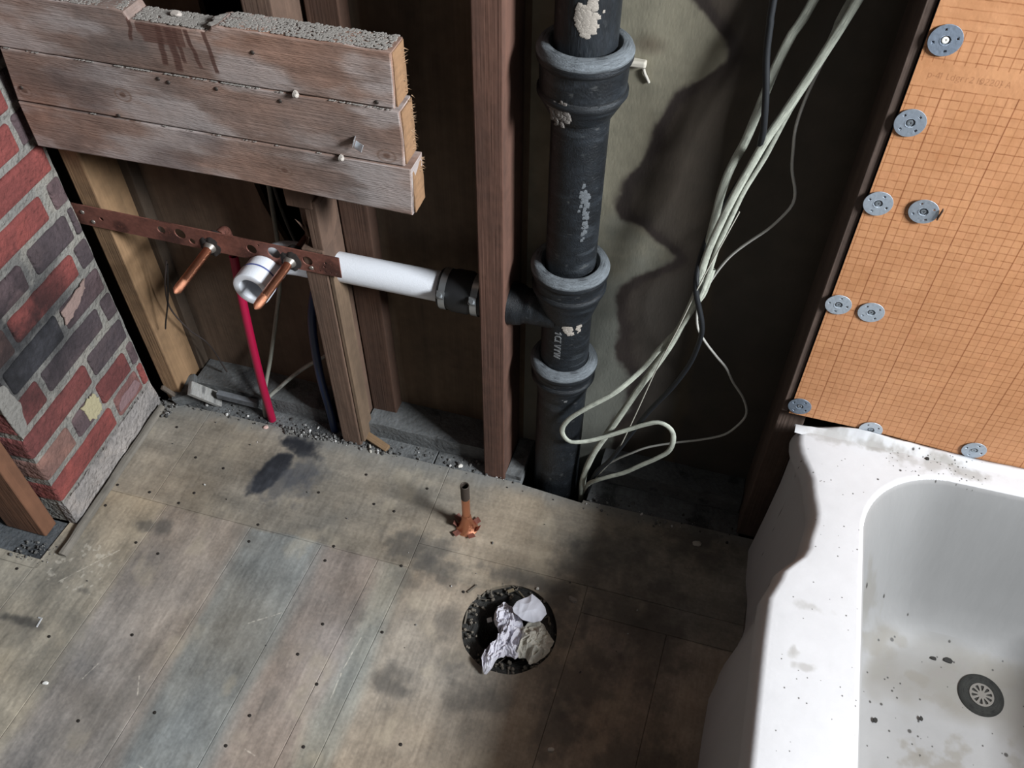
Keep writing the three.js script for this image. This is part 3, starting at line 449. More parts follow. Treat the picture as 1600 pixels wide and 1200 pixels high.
// ---------------------------------------------------------------- cast iron stack
{
  const ironT = tex(512, 1024, (u, v) => {
    const x = u * 8, y = v * 32, n = fbm(x * 0.8, y * 0.9, 5), f = fbm(x * 9, y * 9, 3), st = fbm(x * 3, y * 0.4, 4);
    let b = 33 + 26 * (n - 0.5) + 12 * (f - 0.5) + 14 * (st - 0.5); let c = [b * 0.88, b * 0.99, b * 1.12];
    c = mixc(c, [74, 80, 86], sst(0.52, 0.75, fbm(x * 0.9 + 9, y * 0.9, 5)) * 0.4);
    return mixc(c, [118, 117, 114], sst(0.70, 0.82, fbm(x * 2 + 50, y * 2.2, 5)) * 0.4);
  });
  const iron = mat({ map: ironT, metalness: 0.25, roughness: 0.5, bumpMap: grit, bumpScale: 0.0006 });
  const rim = mat({ map: dustT, color: 0x8e9296, roughness: 0.9, bumpMap: grit, bumpScale: 0.0012 });
  const t = thing('soil_stack', 'black cast iron soil stack with three belled hubs', 'soil pipe', [-0.205, 0, -0.052]);
  const pipe = (y0, y1, r0, r1) => mesh('pipe', lathe([[r0, y0], [(r0 + r1) / 2, (y0 + y1) / 2], [r1, y1]], 56), iron, t);
  pipe(0.87, 2.4, 0.0415, 0.0415); pipe(0.50, 0.83, 0.0395, 0.0405); pipe(0.30, 0.47, 0.042, 0.0415); pipe(-0.34, 0.30, 0.0445, 0.0445);
  const hub = (y, h, R, r, neck) => { // y = rim height
    const hb = mesh('hub', lathe([[r + 0.001, y - h - neck], [R - 0.010, y - h - neck * 0.35], [R - 0.0052, y - h - 0.001], [R - 0.0045, y - h], [R - 0.0022, y - h + 0.003], [R - 0.0022, y - h + 0.008], [R - 0.0048, y - h + 0.011], [R - 0.0052, y - h + 0.012], [R - 0.0042, y - 0.026], [R - 0.0040, y - 0.0250], [R - 0.001, y - 0.022], [R, y - 0.019], [R, y - 0.0115], [R - 0.0003, y - 0.0105]], 64), iron, t);
    mesh('hub_rim', lathe([[R + 0.0003, y - 0.0125], [R + 0.0004, y - 0.0100], [R - 0.0030, y - 0.0030], [R - 0.0080, y], [R - 0.0150, y + 0.0003], [R - 0.0170, y - 0.0020], [R - 0.0175, y - 0.0070], [r, y - 0.0100]], 64), rim, hb);
  };
  hub(0.912, 0.072, 0.0635, 0.0415, 0.03); hub(0.552, 0.055, 0.0625, 0.041, 0.055); hub(0.338, 0.05, 0.0590, 0.0445, 0.035);
  // branch of the tee towards the drain
  const br = lathe([[0.030, 0], [0.030, 0.055], [0.034, 0.062], [0.036, 0.072], [0.036, 0.085]], 40).rotateZ(Math.PI / 2 + 0.03).translate(-0.012, 0.447, 0.012); mesh('side_inlet', br, iron, t);
  // plaster splashed on the iron
  const sp = (pts, r, n, m) => { const a = []; for (let i = 0; i < n; i++) { const [a0, y0, ra, ry] = pts, q = rnd() * 6.28, k = Math.sqrt(rnd()), ang = a0 + Math.cos(q) * k * ra, y = y0 + Math.sin(q) * k * ry; if (fbm(ang * 5 + y0 * 50, y * 55, 3) + 0.10 * (1 - k) < 0.49) continue; const g = blob(rr(0.001, 0.0036), 0, [1.3, 1, 0.4]); g.rotateY(ang); g.translate(Math.sin(ang) * r, y, Math.cos(ang) * r); a.push(boxUV(g)); } partStuff(mesh('plaster_splash', merge(a), m, t)); };
  const pl = mat({ color: 0x938c84, roughness: 0.95 });
  sp([0.25, 0.965, 0.42, 0.030], 0.0415, 520, pl); sp([0.55, 0.672, 0.2, 0.06], 0.040, 150, mat({ color: 0x55595d, roughness: 0.95 })); sp([0.45, 0.445, 0.4, 0.022], 0.0418, 240, pl); sp([-0.35, 0.835, 0.3, 0.02], 0.0590, 120, mat({ color: 0x6d6864, roughness: 0.95 })); sp([0.35, 0.275, 0.2, 0.012], 0.047, 16, mat({ color: 0x5f6060, roughness: 0.95 }));
  // raised letters, cast upright along the pipe (worn and partly unreadable)
  const font = await new FontLoader().loadAsync('fonts/droid/droid_sans_bold.typeface.json');
  const tg = new TextGeometry('1CI VYW', { font, size: 0.0115, depth: 0.0016, curveSegments: 3, bevelEnabled: false }); tg.computeBoundingBox(); tg.translate(-tg.boundingBox.max.x / 2, -0.006, 0);
  tg.rotateZ(-Math.PI / 2); tg.translate(0, 0.398, 0.0408); tg.rotateY(-0.10); mesh('cast_letters', tg, mat({ color: 0x77797b, roughness: 0.7, metalness: 0.3 }), t);
}

// ---------------------------------------------------------------- cables hanging beside the stack
{
  const white = mat({ color: 0xe6e5d2, roughness: 0.55, map: dustT, bumpMap: grit, bumpScale: 0.0003 });
  const nm = (label, pts, a, b, m = white) => tag(mesh('cable', oval(pts, a, b), m), label, 'cable', 'cables hanging beside the iron stack');
  nm('broad flat white cable bowing out at the left of the bundle', [[0.12, 1.25, -0.056], [0.057, 0.995, -0.055], [0.044, 0.957, -0.054], [0.033, 0.910, -0.052], [0.025, 0.856, -0.050], [0.017, 0.805, -0.049], [0.006, 0.762, -0.048], [0.001, 0.722, -0.045], [0.000, 0.690, -0.044], [-0.001, 0.656, -0.041], [-0.002, 0.623, -0.040], [-0.003, 0.587, -0.039], [-0.003, 0.558, -0.037], [-0.006, 0.523, -0.036], [-0.014, 0.484, -0.035], [-0.035, 0.41, -0.032], [-0.07, 0.30, -0.03], [-0.115, 0.16, -0.028], [-0.142, 0.05, -0.03], [-0.145, -0.08, -0.035]], 0.0058, 0.0026);
  nm('flat white cable at the middle of the bundle running into the floor hole', [[0.17, 1.25, -0.031], [0.102, 1.011, -0.030], [0.083, 0.948, -0.029], [0.069, 0.904, -0.029], [0.056, 0.866, -0.029], [0.042, 0.825, -0.028], [0.032, 0.788, -0.028], [0.020, 0.742, -0.027], [0.012, 0.705, -0.026], [0.003, 0.655, -0.026], [-0.001, 0.622, -0.026], [-0.003, 0.592, -0.025], [-0.003, 0.565, -0.025], [-0.007, 0.533, -0.025], [-0.014, 0.494, -0.024], [-0.023, 0.452, -0.024], [-0.033, 0.417, -0.023], [-0.049, 0.368, -0.023], [-0.064, 0.326, -0.022], [-0.079, 0.276, -0.022], [-0.105, 0.193, -0.021], [-0.126, 0.129, -0.021], [-0.140, 0.063, -0.021], [-0.145, 0.017, -0.020], [-0.143, -0.06, -0.022]], 0.0055, 0.0028);
  nm('thinner white cable twisting along the right of the bundle', [[0.155, 1.25, -0.05], [0.095, 1.004, -0.045], [0.088, 0.966, -0.043], [0.080, 0.924, -0.040], [0.062, 0.866, -0.038], [0.047, 0.799, -0.036], [0.037, 0.765, -0.034], [0.029, 0.738, -0.031], [0.019, 0.684, -0.029], [0.012, 0.644, -0.027], [0.008, 0.592, -0.025], [0.004, 0.560, -0.020], [-0.004, 0.525, -0.018], [-0.013, 0.495, -0.018], [-0.03, 0.43, -0.018]], 0.0036, 0.0024);
  nm('white cable making the wide double loop above the floor', [[0.012, 0.60, -0.032], [0.006, 0.549, -0.030], [-0.006, 0.521, -0.029], [-0.015, 0.484, -0.028], [-0.029, 0.453, -0.025], [-0.046, 0.416, -0.024], [-0.068, 0.363, -0.023], [-0.103, 0.319, -0.004], [-0.150, 0.270, 0.004], [-0.179, 0.231, 0.006], [-0.188, 0.196, 0.006], [-0.172, 0.170, 0.004], [-0.139, 0.174, -0.004], [-0.101, 0.197, -0.010], [-0.065, 0.225, -0.013], [-0.045, 0.243, -0.012], [-0.020, 0.259, -0.011], [0.002, 0.249, -0.010], [0.010, 0.226, -0.008], [0.007, 0.193, -0.007], [-0.011, 0.166, -0.006], [-0.039, 0.134, -0.005], [-0.065, 0.104, -0.004], [-0.092, 0.081, -0.004], [-0.116, 0.057, -0.006], [-0.133, 0.02, -0.016], [-0.14, -0.06, -0.03]], 0.0048, 0.0028);
  const thin = (label, pts, r, hex, name = 'wire', cat = 'wire') => tag(mesh(name, tube(pts, r, 160, 8), mat({ color: hex, roughness: 0.55 })), label, cat, 'cables hanging beside the iron stack');
  thin('very thin straight grey string in front of the bundle', [[0.03, 0.72, -0.014], [0.010, 0.635, -0.012], [0.001, 0.596, -0.012], [-0.008, 0.550, -0.012], [-0.019, 0.492, -0.012], [-0.031, 0.436, -0.014], [-0.043, 0.378, -0.015], [-0.058, 0.290, -0.015], [-0.073, 0.206, -0.015], [-0.088, 0.132, -0.015], [-0.103, 0.091, -0.015], [-0.130, 0.02, -0.02]], 0.0010, 0xb5b3a8);
  thin('thin pale wire bulging far out to the right of the bundle', [[0.16, 1.25, -0.05], [0.100, 1.002, -0.050], [0.093, 0.961, -0.050], [0.085, 0.925, -0.050], [0.077, 0.875, -0.050], [0.075, 0.836, -0.050], [0.079, 0.805, -0.050], [0.085, 0.773, -0.050], [0.096, 0.743, -0.050], [0.098, 0.722, -0.050], [0.090, 0.700, -0.050], [0.075, 0.673, -0.050], [0.054, 0.646, -0.050], [0.035, 0.618, -0.050], [0.022, 0.589, -0.050], [0.011, 0.553, -0.050], [0.005, 0.526, -0.050], [0.003, 0.499, -0.050], [0.006, 0.476, -0.050], [0.012, 0.456, -0.050], [0.028, 0.432, -0.050], [0.050, 0.406, -0.050], [0.069, 0.385, -0.050], [0.086, 0.355, -0.050], [0.110, 0.321, -0.050], [0.122, 0.284, -0.050], [0.112, 0.247, -0.050], [0.093, 0.216, -0.050], [0.053, 0.188, -0.050], [0.014, 0.169, -0.048], [-0.033, 0.141, -0.046], [-0.063, 0.112, -0.045], [-0.087, 0.086, -0.044], [-0.114, 0.05, -0.04], [-0.14, -0.03, -0.04]], 0.0021, 0xc2c1bb);
  thin('black round cable hanging in front of the white bundle', [[0.0, 1.25, -0.014], [0.012, 1.008, -0.014], [0.014, 0.983, -0.014], [0.018, 0.944, -0.014], [0.027, 0.899, -0.014], [0.032, 0.868, -0.016], [0.036, 0.832, -0.024], [0.034, 0.785, -0.040], [0.014, 0.72, -0.050], [0.000, 0.665, -0.048], [-0.007, 0.630, -0.040], [-0.009, 0.598, -0.026], [-0.005, 0.568, -0.014], [0.006, 0.534, -0.012], [0.014, 0.507, -0.012], [0.017, 0.476, -0.014], [0.010, 0.411, -0.02], [-0.011, 0.343, -0.02], [-0.045, 0.262, -0.02], [-0.094, 0.122, -0.016], [-0.119, 0.070, -0.014], [-0.135, -0.02, -0.02]], 0.0043, 0x15181c, 'cable', 'cable');
}

// ---------------------------------------------------------------- orange backer board and its washers
const BZ = 0.0127;
{
  const W = 0.9, H = 1.25, cv = document.createElement('canvas'); cv.width = 1536; cv.height = 2048; const c = cv.getContext('2d'), px = (x) => (x - 0.177) / W * 1536, py = (y) => 2048 - (y - 0.36) / H * 2048;
  c.fillStyle = '#bb855c'; c.fillRect(0, 0, 1536, 2048);
  for (let i = 0; i < 2600; i++) { const a = rnd(); c.fillStyle = a < 0.5 ? 'rgba(150,92,50,0.05)' : 'rgba(225,165,118,0.05)'; const w = rr(10, 90); c.fillRect(rr(-40, 1536), rr(-40, 2048), w, w * rr(0.3, 1)); }
  const P = 0.0112, gx0 = 0.181; const hl = (y, a, w) => { c.lineWidth = w; for (let x = -5; x < 1540; x += 13) { c.strokeStyle = `rgba(112,58,24,${a * rr(0.35, 1.1)})`; c.beginPath(); c.moveTo(x, py(y) + rr(-0.5, 0.5)); c.lineTo(x + 13, py(y) + rr(-0.5, 0.5)); c.stroke(); } };
  const vl = (x, y0, y1, a, w) => { c.strokeStyle = `rgba(112,58,24,${a})`; c.lineWidth = w; c.beginPath(); c.moveTo(px(x), py(y0)); c.lineTo(px(x), py(y1)); c.stroke(); };
  const inBand = (y) => (y > 0.9475 && y < 0.972);
  for (let k = 0; k < 112; k++) { const y = 0.362 + k * P; if (!inBand(y)) hl(y, rr(0.50, 0.75), 1.7); }
  for (let k = 0; k < 82; k++) { const x = gx0 + k * P, s = k % 7 === 3 ? 0.75 : rr(0.30, 0.5); vl(x, 0.36, 0.9455, s, k % 7 === 3 ? 2.1 : 1.6); vl(x, 0.9735, 1.0105, 0.55, 1.6); vl(x, 1.05, 1.61, 0.4, 1.6); }
  for (let i = 0; i < 900; i++) { const x = gx0 + Math.floor(rnd() * 80) * P, y = 0.362 + Math.floor(rnd() * 52) * P; c.fillStyle = `rgba(214,155,110,${rr(0.03, 0.18)})`; c.fillRect(px(x), py(y + P), P / W * 1536, P / H * 2048); }
  // faint grey print on the smooth band, too faded to make out exactly
  c.fillStyle = 'rgba(108,62,34,0.5)'; c.font = '16px sans-serif';
  for (const [s, x] of [['p-4', 0.192], ['1 Ldgr', 0.204], ['- r', 0.226], ['2 ls', 0.236], ['0220]', 0.2465], ['- A', 0.268], ['r 2 ls', 0.292]]) c.fillText(s, px(x), py(0.956));
  const t = new THREE.CanvasTexture(cv); t.colorSpace = THREE.SRGBColorSpace; t.anisotropy = 8;
  const om = mat({ map: t, roughness: 0.72, bumpMap: grit, bumpScale: 0.0003 });
  const g = new THREE.Shape([[0.1775, 0.3770], [0.305, 0.3755], [0.38, 0.3690], [0.45, 0.3635], [0.56, 0.3620], [1.05, 0.3615], [1.05, 1.6], [0.1785, 1.6]].map((p) => new THREE.Vector2(...p)));
  const bg = new THREE.ExtrudeGeometry(g, { depth: 0.0012, bevelEnabled: false }); bg.translate(0, 0, BZ - 0.0012);
  const p = bg.attributes.position, uv = new Float32Array(p.count * 2); for (let i = 0; i < p.count; i++) { uv[i * 2] = (p.getX(i) - 0.177) / W; uv[i * 2 + 1] = (p.getY(i) - 0.36) / H; } bg.setAttribute('uv', new THREE.BufferAttribute(uv, 2));
  const b = thing('backer_board', 'orange tile backer board with a printed square grid', 'backer board'); mesh('orange_facing', bg, om, b);
  const core = new THREE.ExtrudeGeometry(g, { depth: BZ - 0.0026, bevelEnabled: false }); core.translate(0, 0, 0.0012); mesh('foam_core', boxUV(core), mat({ color: 0x55585a, roughness: 0.9 }), b).userData.label = 'dark grey foam edge';
  // washers: flat galvanised disc with a countersunk cup, slots and a screw
  const wm = (hex) => mat({ color: hex, metalness: 0.55, roughness: 0.48, bumpMap: grit, bumpScale: 0.0006 });
  const shape = new THREE.Shape(); shape.absarc(0, 0, 0.0172, 0, 2 * Math.PI); const cc = new THREE.Path(); cc.absarc(0, 0, 0.0062, 0, 2 * Math.PI, true); shape.holes.push(cc);
  for (let k = 0; k < 4; k++) { const a = k * Math.PI / 2 + 0.3, h = new THREE.Path(); const q = (r, d) => new THREE.Vector2(Math.cos(a + d) * r, Math.sin(a + d) * r); h.setFromPoints([q(0.0106, -0.17), q(0.0138, -0.15), q(0.0138, 0.15), q(0.0106, 0.17)]); shape.holes.push(h); }
  const disc = new THREE.ExtrudeGeometry(shape, { depth: 0.0006, bevelEnabled: true, bevelSize: 0.0004, bevelThickness: 0.0003, bevelSegments: 2, curveSegments: 40 });
  const tabs = merge([0, 1, 2, 3].map((k) => { const g2 = new RoundedBoxGeometry(0.0026, 0.0034, 0.0006, 1, 0.0002); g2.rotateX(0.6); g2.translate(0.0124, 0, -0.0006); g2.rotateZ(k * Math.PI / 2 + 0.3); return g2; }));
  const cup = lathe([[0.0063, 0.0007], [0.0058, 0.0012], [0.0050, 0.0004], [0.0042, -0.0014], [0.0022, -0.0018]], 32).rotateX(Math.PI / 2);
  const screw = lathe([[0, -0.0004], [0.0012, -0.0004], [0.0014, 0.0004], [0.0036, 0.0002], [0.0040, -0.0006], [0.0030, -0.0016]], 24).rotateX(Math.PI / 2);
  const list = [
    [0.1968, 0.9995, 0x8894a4, 'round metal washer with a white screw head, topmost on the orange board', 0.0, 0],
    [0.1931, 0.8998, 0x98a2ae, 'round metal washer at the board edge, second from the top', 0.5, 0],
    [0.1915, 0.7866, 0xa8b2bd, 'round metal washer at the board edge, left one of the upper pair', 0.9, 0],
    [0.2455, 0.7872, 0xa8b2bd, 'tilted metal washer with a bent flap, right one of the upper pair', 0.2, 1],
    [0.1897, 0.6152, 0xb0bac4, 'round metal washer at the board edge, left one of the lower pair', 1.2, 0],
    [0.2345, 0.6124, 0xb0bac4, 'round metal washer, right one of the lower pair', 0.4, 0],
    [0.1891, 0.3985, 0x7c8896, 'dark metal washer at the bottom left corner of the orange board', 0.7, 0],
    [0.3027, 0.3790, 0xb6bec6, 'round metal washer overhanging the board bottom just above the tub rim corner', 0.3, 0],
    [0.4550, 0.3815, 0xa4aeb8, 'round metal washer above the tub rim, rightmost along the board bottom', 1.0, 0]];
  let i = 0;
  for (const [x, y, hex, label, a, tilt] of list) {
    const w = thing('washer', label, 'washer', [x, y, BZ + 0.0014], 'metal washers on the orange board'); w.rotation.set(tilt ? 0.03 : rr(-.02, .02), tilt ? -0.10 : rr(-.02, .02), 0); if (tilt) w.position.z += 0.002;
    const m = wm(hex); mesh('disc', disc, m, w).rotation.z = a; mesh('tab_pieces', tabs, m, w).rotation.z = a; mesh('cup', cup, m, w);
    mesh('screw', screw, i++ ? mat({ color: 0x9aa3ab, metalness: 0.8, roughness: 0.35 }) : mat({ color: 0xf0efe8, roughness: 0.4 }), w);
    if (tilt) { const f = mesh('bent_flap', new RoundedBoxGeometry(0.0016, 0.016, 0.005, 1, 0.0005), mat({ color: 0x4a3a30, roughness: 0.7 }), w); f.position.set(0.0190, 0.0015, 0.001); f.rotation.z = -0.12; }
  }
}

// ---------------------------------------------------------------- bathtub
{
  const lerpT = (tb, z) => { if (z <= tb[0][0]) return tb[0][1]; for (let i = 1; i < tb.length; i++) if (z <= tb[i][0]) { const t = (z - tb[i - 1][0]) / (tb[i][0] - tb[i - 1][0]), s = t * t * (3 - 2 * t); return tb[i - 1][1] + (tb[i][1] - tb[i - 1][1]) * s; } return tb[tb.length - 1][1]; };
  const TOP = [[0.0, 0.188], [0.05, 0.191], [0.13, 0.216], [0.185, 0.2245], [0.245, 0.216], [0.305, 0.181], [0.345, 0.168], [0.42, 0.1665], [0.6, 0.1665], [1.6, 0.168]];
  const BOT = [[0.0, 0.190], [0.09, 0.1925], [0.15, 0.2005], [0.195, 0.2015], [0.245, 0.190], [0.300, 0.1665], [0.345, 0.156], [0.42, 0.1545], [0.6, 0.1560], [1.6, 0.158]];
  const X1 = 0.985, Z0 = 0.0145, Z1 = 1.50, NS = 90, NC = 12, NE = 26;
  // one closed loop of points; left(z) gives the left side
  function loop(y, left, x1, z0, z1, r) {
    const pts = []; const L = (z) => (typeof left === 'function' ? left(z) : left);
    const arc = (cx, cz, a0) => { for (let i = 0; i <= NC; i++) { const a = a0 + i / NC * Math.PI / 2; pts.push([cx + r * Math.cos(a), y, cz + r * Math.sin(a)]); } };
    const ln = (f, n) => { for (let i = 1; i < n; i++) pts.push(f(i / n)); };
    const xl0 = L(z0 + r), xl1 = L(z1 - r);
    arc(xl0 + r, z0 + r, Math.PI);                                      // far left: from the left side round to the far end
    ln((t) => [xl0 + r + (x1 - xl0 - 2 * r) * t, y, z0], NE);
    arc(x1 - r, z0 + r, 1.5 * Math.PI);
    ln((t) => [x1, y, z0 + r + (z1 - z0 - 2 * r) * t], NS);
    arc(x1 - r, z1 - r, 0);
    ln((t) => [x1 - r - (x1 - xl1 - 2 * r) * t, y, z1], NE);
    arc(xl1 + r, z1 - r, Math.PI / 2);
    ln((t) => { const z = z1 - r - (z1 - z0 - 2 * r) * t; return [L(z), y, z]; }, NS);
    return pts;
  }
  const H = 0.36, ro = 0.018, off = (tb, d) => (z) => lerpT(tb, z) + d;
  const blend = (t, d = 0) => (z) => lerpT(TOP, z) * (1 - t) + lerpT(BOT, z) * t + d;
  const R = [];
  R.push(loop(0.0, blend(1), X1, Z0, Z1, 0.02)); R.push(loop(0.04, blend(1, 0.002), X1, Z0, Z1, 0.02)); R.push(loop(0.12, blend(0.75, 0.006), X1, Z0, Z1, 0.02)); R.push(loop(0.22, blend(0.4, 0.010), X1, Z0, Z1, 0.02)); R.push(loop(0.295, blend(0.1, 0.010), X1, Z0, Z1, 0.02)); R.push(loop(0.318, blend(0, 0.005), X1, Z0, Z1, 0.02));
  for (let i = 0; i <= 8; i++) { const a = i / 8 * Math.PI / 2, d = ro * (1 - Math.cos(a)), y = H - 0.030 * (1 - Math.sin(a)); R.push(loop(y, off(TOP, d), X1 - d, Z0 + d * 0.3, Z1 - d, 0.022)); }
  const ix0 = 0.302, ix1 = 0.850, iz0 = 0.066, iz1 = 1.36;
  R.push(loop(H + 0.0005, off(TOP, 0.04), X1 - 0.04, Z0 + 0.02, Z1 - 0.04, 0.03));
  R.push(loop(H, ix0 - 0.008, ix1 + 0.008, iz0 - 0.010, iz1 + 0.008, 0.136));
  for (const [d, y, r, f] of [[-0.004, H - 0.0010, 0.132, 1], [0.0, H - 0.004, 0.130, 1], [0.003, H - 0.010, 0.128, 1], [0.010, 0.32, 0.126, 1.3], [0.018, 0.26, 0.124, 1.5], [0.027, 0.19, 0.122, 1.6], [0.040, 0.125, 0.12, 1.5], [0.055, 0.090, 0.115, 1.4], [0.075, 0.068, 0.11, 1.25], [0.10, 0.058, 0.10, 1.15], [0.14, 0.0545, 0.09, 1], [0.19, 0.0525, 0.07, 1]]) R.push(loop(y, ix0 + d, ix1 - d, iz0 + d * f, iz1 - d * 1.4, r));
  const pos = [], idx = [], uv = [], n = R[0].length;
  const tuv = (x, z) => uv.push((x - 0.1) / 0.95, (z + 0.05) / 0.95);
  for (const l of R) for (const q of l) { pos.push(...q); tuv(q[0], q[2]); }
  for (let k = 0; k + 1 < R.length; k++) for (let i = 0; i < n; i++) { const j = (i + 1) % n, a = k * n + i, b = k * n + j, c = a + n, d = b + n; idx.push(a, c, b, b, c, d); }
  const last = (R.length - 1) * n; pos.push(0.576, 0.052, 0.70); tuv(0.576, 0.70); for (let i = 0; i < n; i++) idx.push(last + i, R.length * n, last + (i + 1) % n);
  const g = new THREE.BufferGeometry(); g.setAttribute('position', new THREE.Float32BufferAttribute(pos, 3)); g.setAttribute('uv', new THREE.Float32BufferAttribute(uv, 2)); g.setIndex(idx); g.computeVertexNormals();
  const smud = [[0.395, 0.20, 0.05, 0.02, .45], [0.47, 0.235, 0.03, 0.012, .55], [0.505, 0.265, 0.045, 0.012, .35], [0.50, 0.375, 0.05, 0.02, .65], [0.475, 0.355, 0.025, 0.012, .6], [0.535, 0.34, 0.018, 0.022, .6], [0.62, 0.33, 0.02, 0.03, .5], [0.46, 0.40, 0.03, 0.02, .3], [0.43, 0.18, 0.03, 0.012, .5], [0.37, 0.165, 0.03, 0.02, .4], [0.60, 0.20, 0.06, 0.03, .4], [0.66, 0.27, 0.04, 0.05, .4], [0.335, 0.03, 0.05, 0.012, .5], [0.40, 0.04, 0.06, 0.018, .35], [0.42, 0.03, 0.03, 0.01, .5], [0.46, 0.045, 0.03, 0.01, .4], [0.25, 0.03, 0.05, 0.014, .35], [0.215, 0.41, 0.010, 0.02, .35], [0.235, 0.43, 0.016, 0.006, .3], [0.235, 0.34, 0.02, 0.008, .25]];
  const dots = []; for (let i = 0; i < 260; i++) { const a = rnd(); dots.push(a < 0.55 ? [rr(0.36, 0.75), rr(0.14, 0.62), rr(0.0005, 0.0018)] : a < 0.8 ? [rr(0.33, 0.48), rr(0.018, 0.07), rr(0.0004, 0.0012)] : [rr(0.2, 0.3), rr(0.05, 0.6), rr(0.0004, 0.001)]); }
  for (const q of [[0.371, 0.023, .0018], [0.353, 0.067, .0018], [0.320, 0.094, .0016], [0.443, 0.279, .0016], [0.462, 0.329, .003], [0.432, 0.183, .003], [0.606, 0.325, .003], [0.524, 0.161, 0.002], [0.40, .30, .002], [0.418, 0.298, .0022]]) dots.push(q);
  const grid = new Map(); for (const d of dots) { const k = Math.floor(d[0] * 40) + ',' + Math.floor(d[1] * 40); for (let a = -1; a <= 1; a++) for (let b = -1; b <= 1; b++) { const kk = (Math.floor(d[0] * 40) + a) + ',' + (Math.floor(d[1] * 40) + b); if (!grid.has(kk)) grid.set(kk, []); grid.get(kk).push(d); } }
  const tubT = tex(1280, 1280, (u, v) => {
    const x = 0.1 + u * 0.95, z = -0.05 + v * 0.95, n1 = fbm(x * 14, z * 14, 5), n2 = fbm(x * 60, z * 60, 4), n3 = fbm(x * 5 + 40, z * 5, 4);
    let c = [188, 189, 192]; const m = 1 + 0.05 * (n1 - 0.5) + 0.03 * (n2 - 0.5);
    { const ex = Math.max(0, 0.432 - x), ez = Math.max(0, 0.196 - z), lip = ex > 0 && ez > 0 ? Math.hypot(ex, ez) - 0.131 : Math.max(0.3015 - x, 0.065 - z); if (lip < 0) c = [134, 134, 134]; }   // inside the lip, the shade of the tub is painted in as grey
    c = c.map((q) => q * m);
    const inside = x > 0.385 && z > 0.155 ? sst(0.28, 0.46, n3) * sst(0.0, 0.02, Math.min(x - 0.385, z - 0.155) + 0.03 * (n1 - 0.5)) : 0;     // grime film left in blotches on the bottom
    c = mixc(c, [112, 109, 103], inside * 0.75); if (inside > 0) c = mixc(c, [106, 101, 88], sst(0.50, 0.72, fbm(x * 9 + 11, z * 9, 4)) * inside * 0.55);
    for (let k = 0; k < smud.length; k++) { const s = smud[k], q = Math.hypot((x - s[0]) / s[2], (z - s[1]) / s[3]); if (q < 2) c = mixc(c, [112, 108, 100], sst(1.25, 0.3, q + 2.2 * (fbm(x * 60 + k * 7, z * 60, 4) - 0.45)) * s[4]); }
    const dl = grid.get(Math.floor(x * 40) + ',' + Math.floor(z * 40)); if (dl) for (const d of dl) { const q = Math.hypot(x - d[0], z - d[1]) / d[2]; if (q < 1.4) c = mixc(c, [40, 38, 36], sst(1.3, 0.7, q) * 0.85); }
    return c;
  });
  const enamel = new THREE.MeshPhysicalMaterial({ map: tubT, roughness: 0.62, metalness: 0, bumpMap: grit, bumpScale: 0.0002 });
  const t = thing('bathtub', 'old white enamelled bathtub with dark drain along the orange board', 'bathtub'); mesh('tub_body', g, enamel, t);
  { const N = 70, P2 = [], top = (x) => (x < 0.30 ? 0.3555 + 0.0208 * sst(0.195, 0.285, x) : x < 0.38 ? 0.3763 - (x - 0.30) * 0.085 : x < 0.46 ? 0.3695 - (x - 0.38) * 0.06 : 0.3645) + 0.0018 * (vn(x * 70, 2) - 0.5);
    const ps = [], ix = [], uvs = []; for (let i = 0; i <= N; i++) { const x = 0.192 + i / N * 0.78, y = top(x), w = 0.0035 * vn(x * 50, 8); for (const [py2, pz] of [[0.352, 0.0139], [y, 0.0141], [y, 0.0165 + w], [0.3655, 0.0205 + w], [0.3595, 0.0300 + w * 2]]) { ps.push(x, py2, pz); uvs.push((x - 0.1) / 0.95, (pz + 0.05) / 0.95); } }
    for (let i = 0; i < N; i++) for (let k = 0; k < 4; k++) { const a = i * 5 + k; ix.push(a, a + 5, a + 1, a + 1, a + 5, a + 6); }
    const lg = new THREE.BufferGeometry(); lg.setAttribute('position', new THREE.Float32BufferAttribute(ps, 3)); lg.setAttribute('uv', new THREE.Float32BufferAttribute(uvs, 2)); lg.setIndex(ix); lg.computeVertexNormals(); mesh('tile_flange', lg, enamel, t); }
  const yb = 0.0552, dr = mesh('drain', lathe([[0.0185, 0.0006], [0.020, 0.0018], [0.030, 0.0022], [0.0335, 0.0016], [0.0352, 0.0]], 48), mat({ color: 0x45443f, map: dustT, roughness: 0.92, bumpMap: grit, bumpScale: 0.003 }), t);
  dr.position.set(0.574, yb, 0.237); dr.rotation.set(0.05, 0, 0.0); dr.userData.label = 'round dark drain ring';
  const s = new THREE.Shape(); s.absarc(0, 0, 0.0188, 0, 2 * Math.PI);
  for (let k = 0; k < 10; k++) { const a = k * Math.PI / 5, h = new THREE.Path(), q = (r, d) => new THREE.Vector2(Math.cos(a + d) * r, Math.sin(a + d) * r); h.setFromPoints([q(0.0062, -0.10), q(0.0105, -0.19), q(0.0150, -0.19), q(0.0163, -0.10), q(0.0163, 0.10), q(0.0150, 0.19), q(0.0105, 0.19), q(0.0062, 0.10)]); s.holes.push(h); }
  const sg = new THREE.ExtrudeGeometry(s, { depth: 0.001, bevelEnabled: true, bevelSize: 0.0004, bevelThickness: 0.0004, bevelSegments: 2, curveSegments: 30 }); sg.rotateX(-Math.PI / 2); sg.translate(0, 0.0012, 0);
  const str = mesh('strainer', sg, mat({ color: 0x6a6762, metalness: 0.4, roughness: 0.6 }), dr); str.rotation.y = 0.2;
  mesh('throat_shade_disc', new THREE.CylinderGeometry(0.0184, 0.0184, 0.0006, 30).translate(0, 0.0008, 0), mat({ color: 0x33302c, map: dustT, roughness: 0.95 }), dr);  // flat dark disc, coloured for the shade down the drain
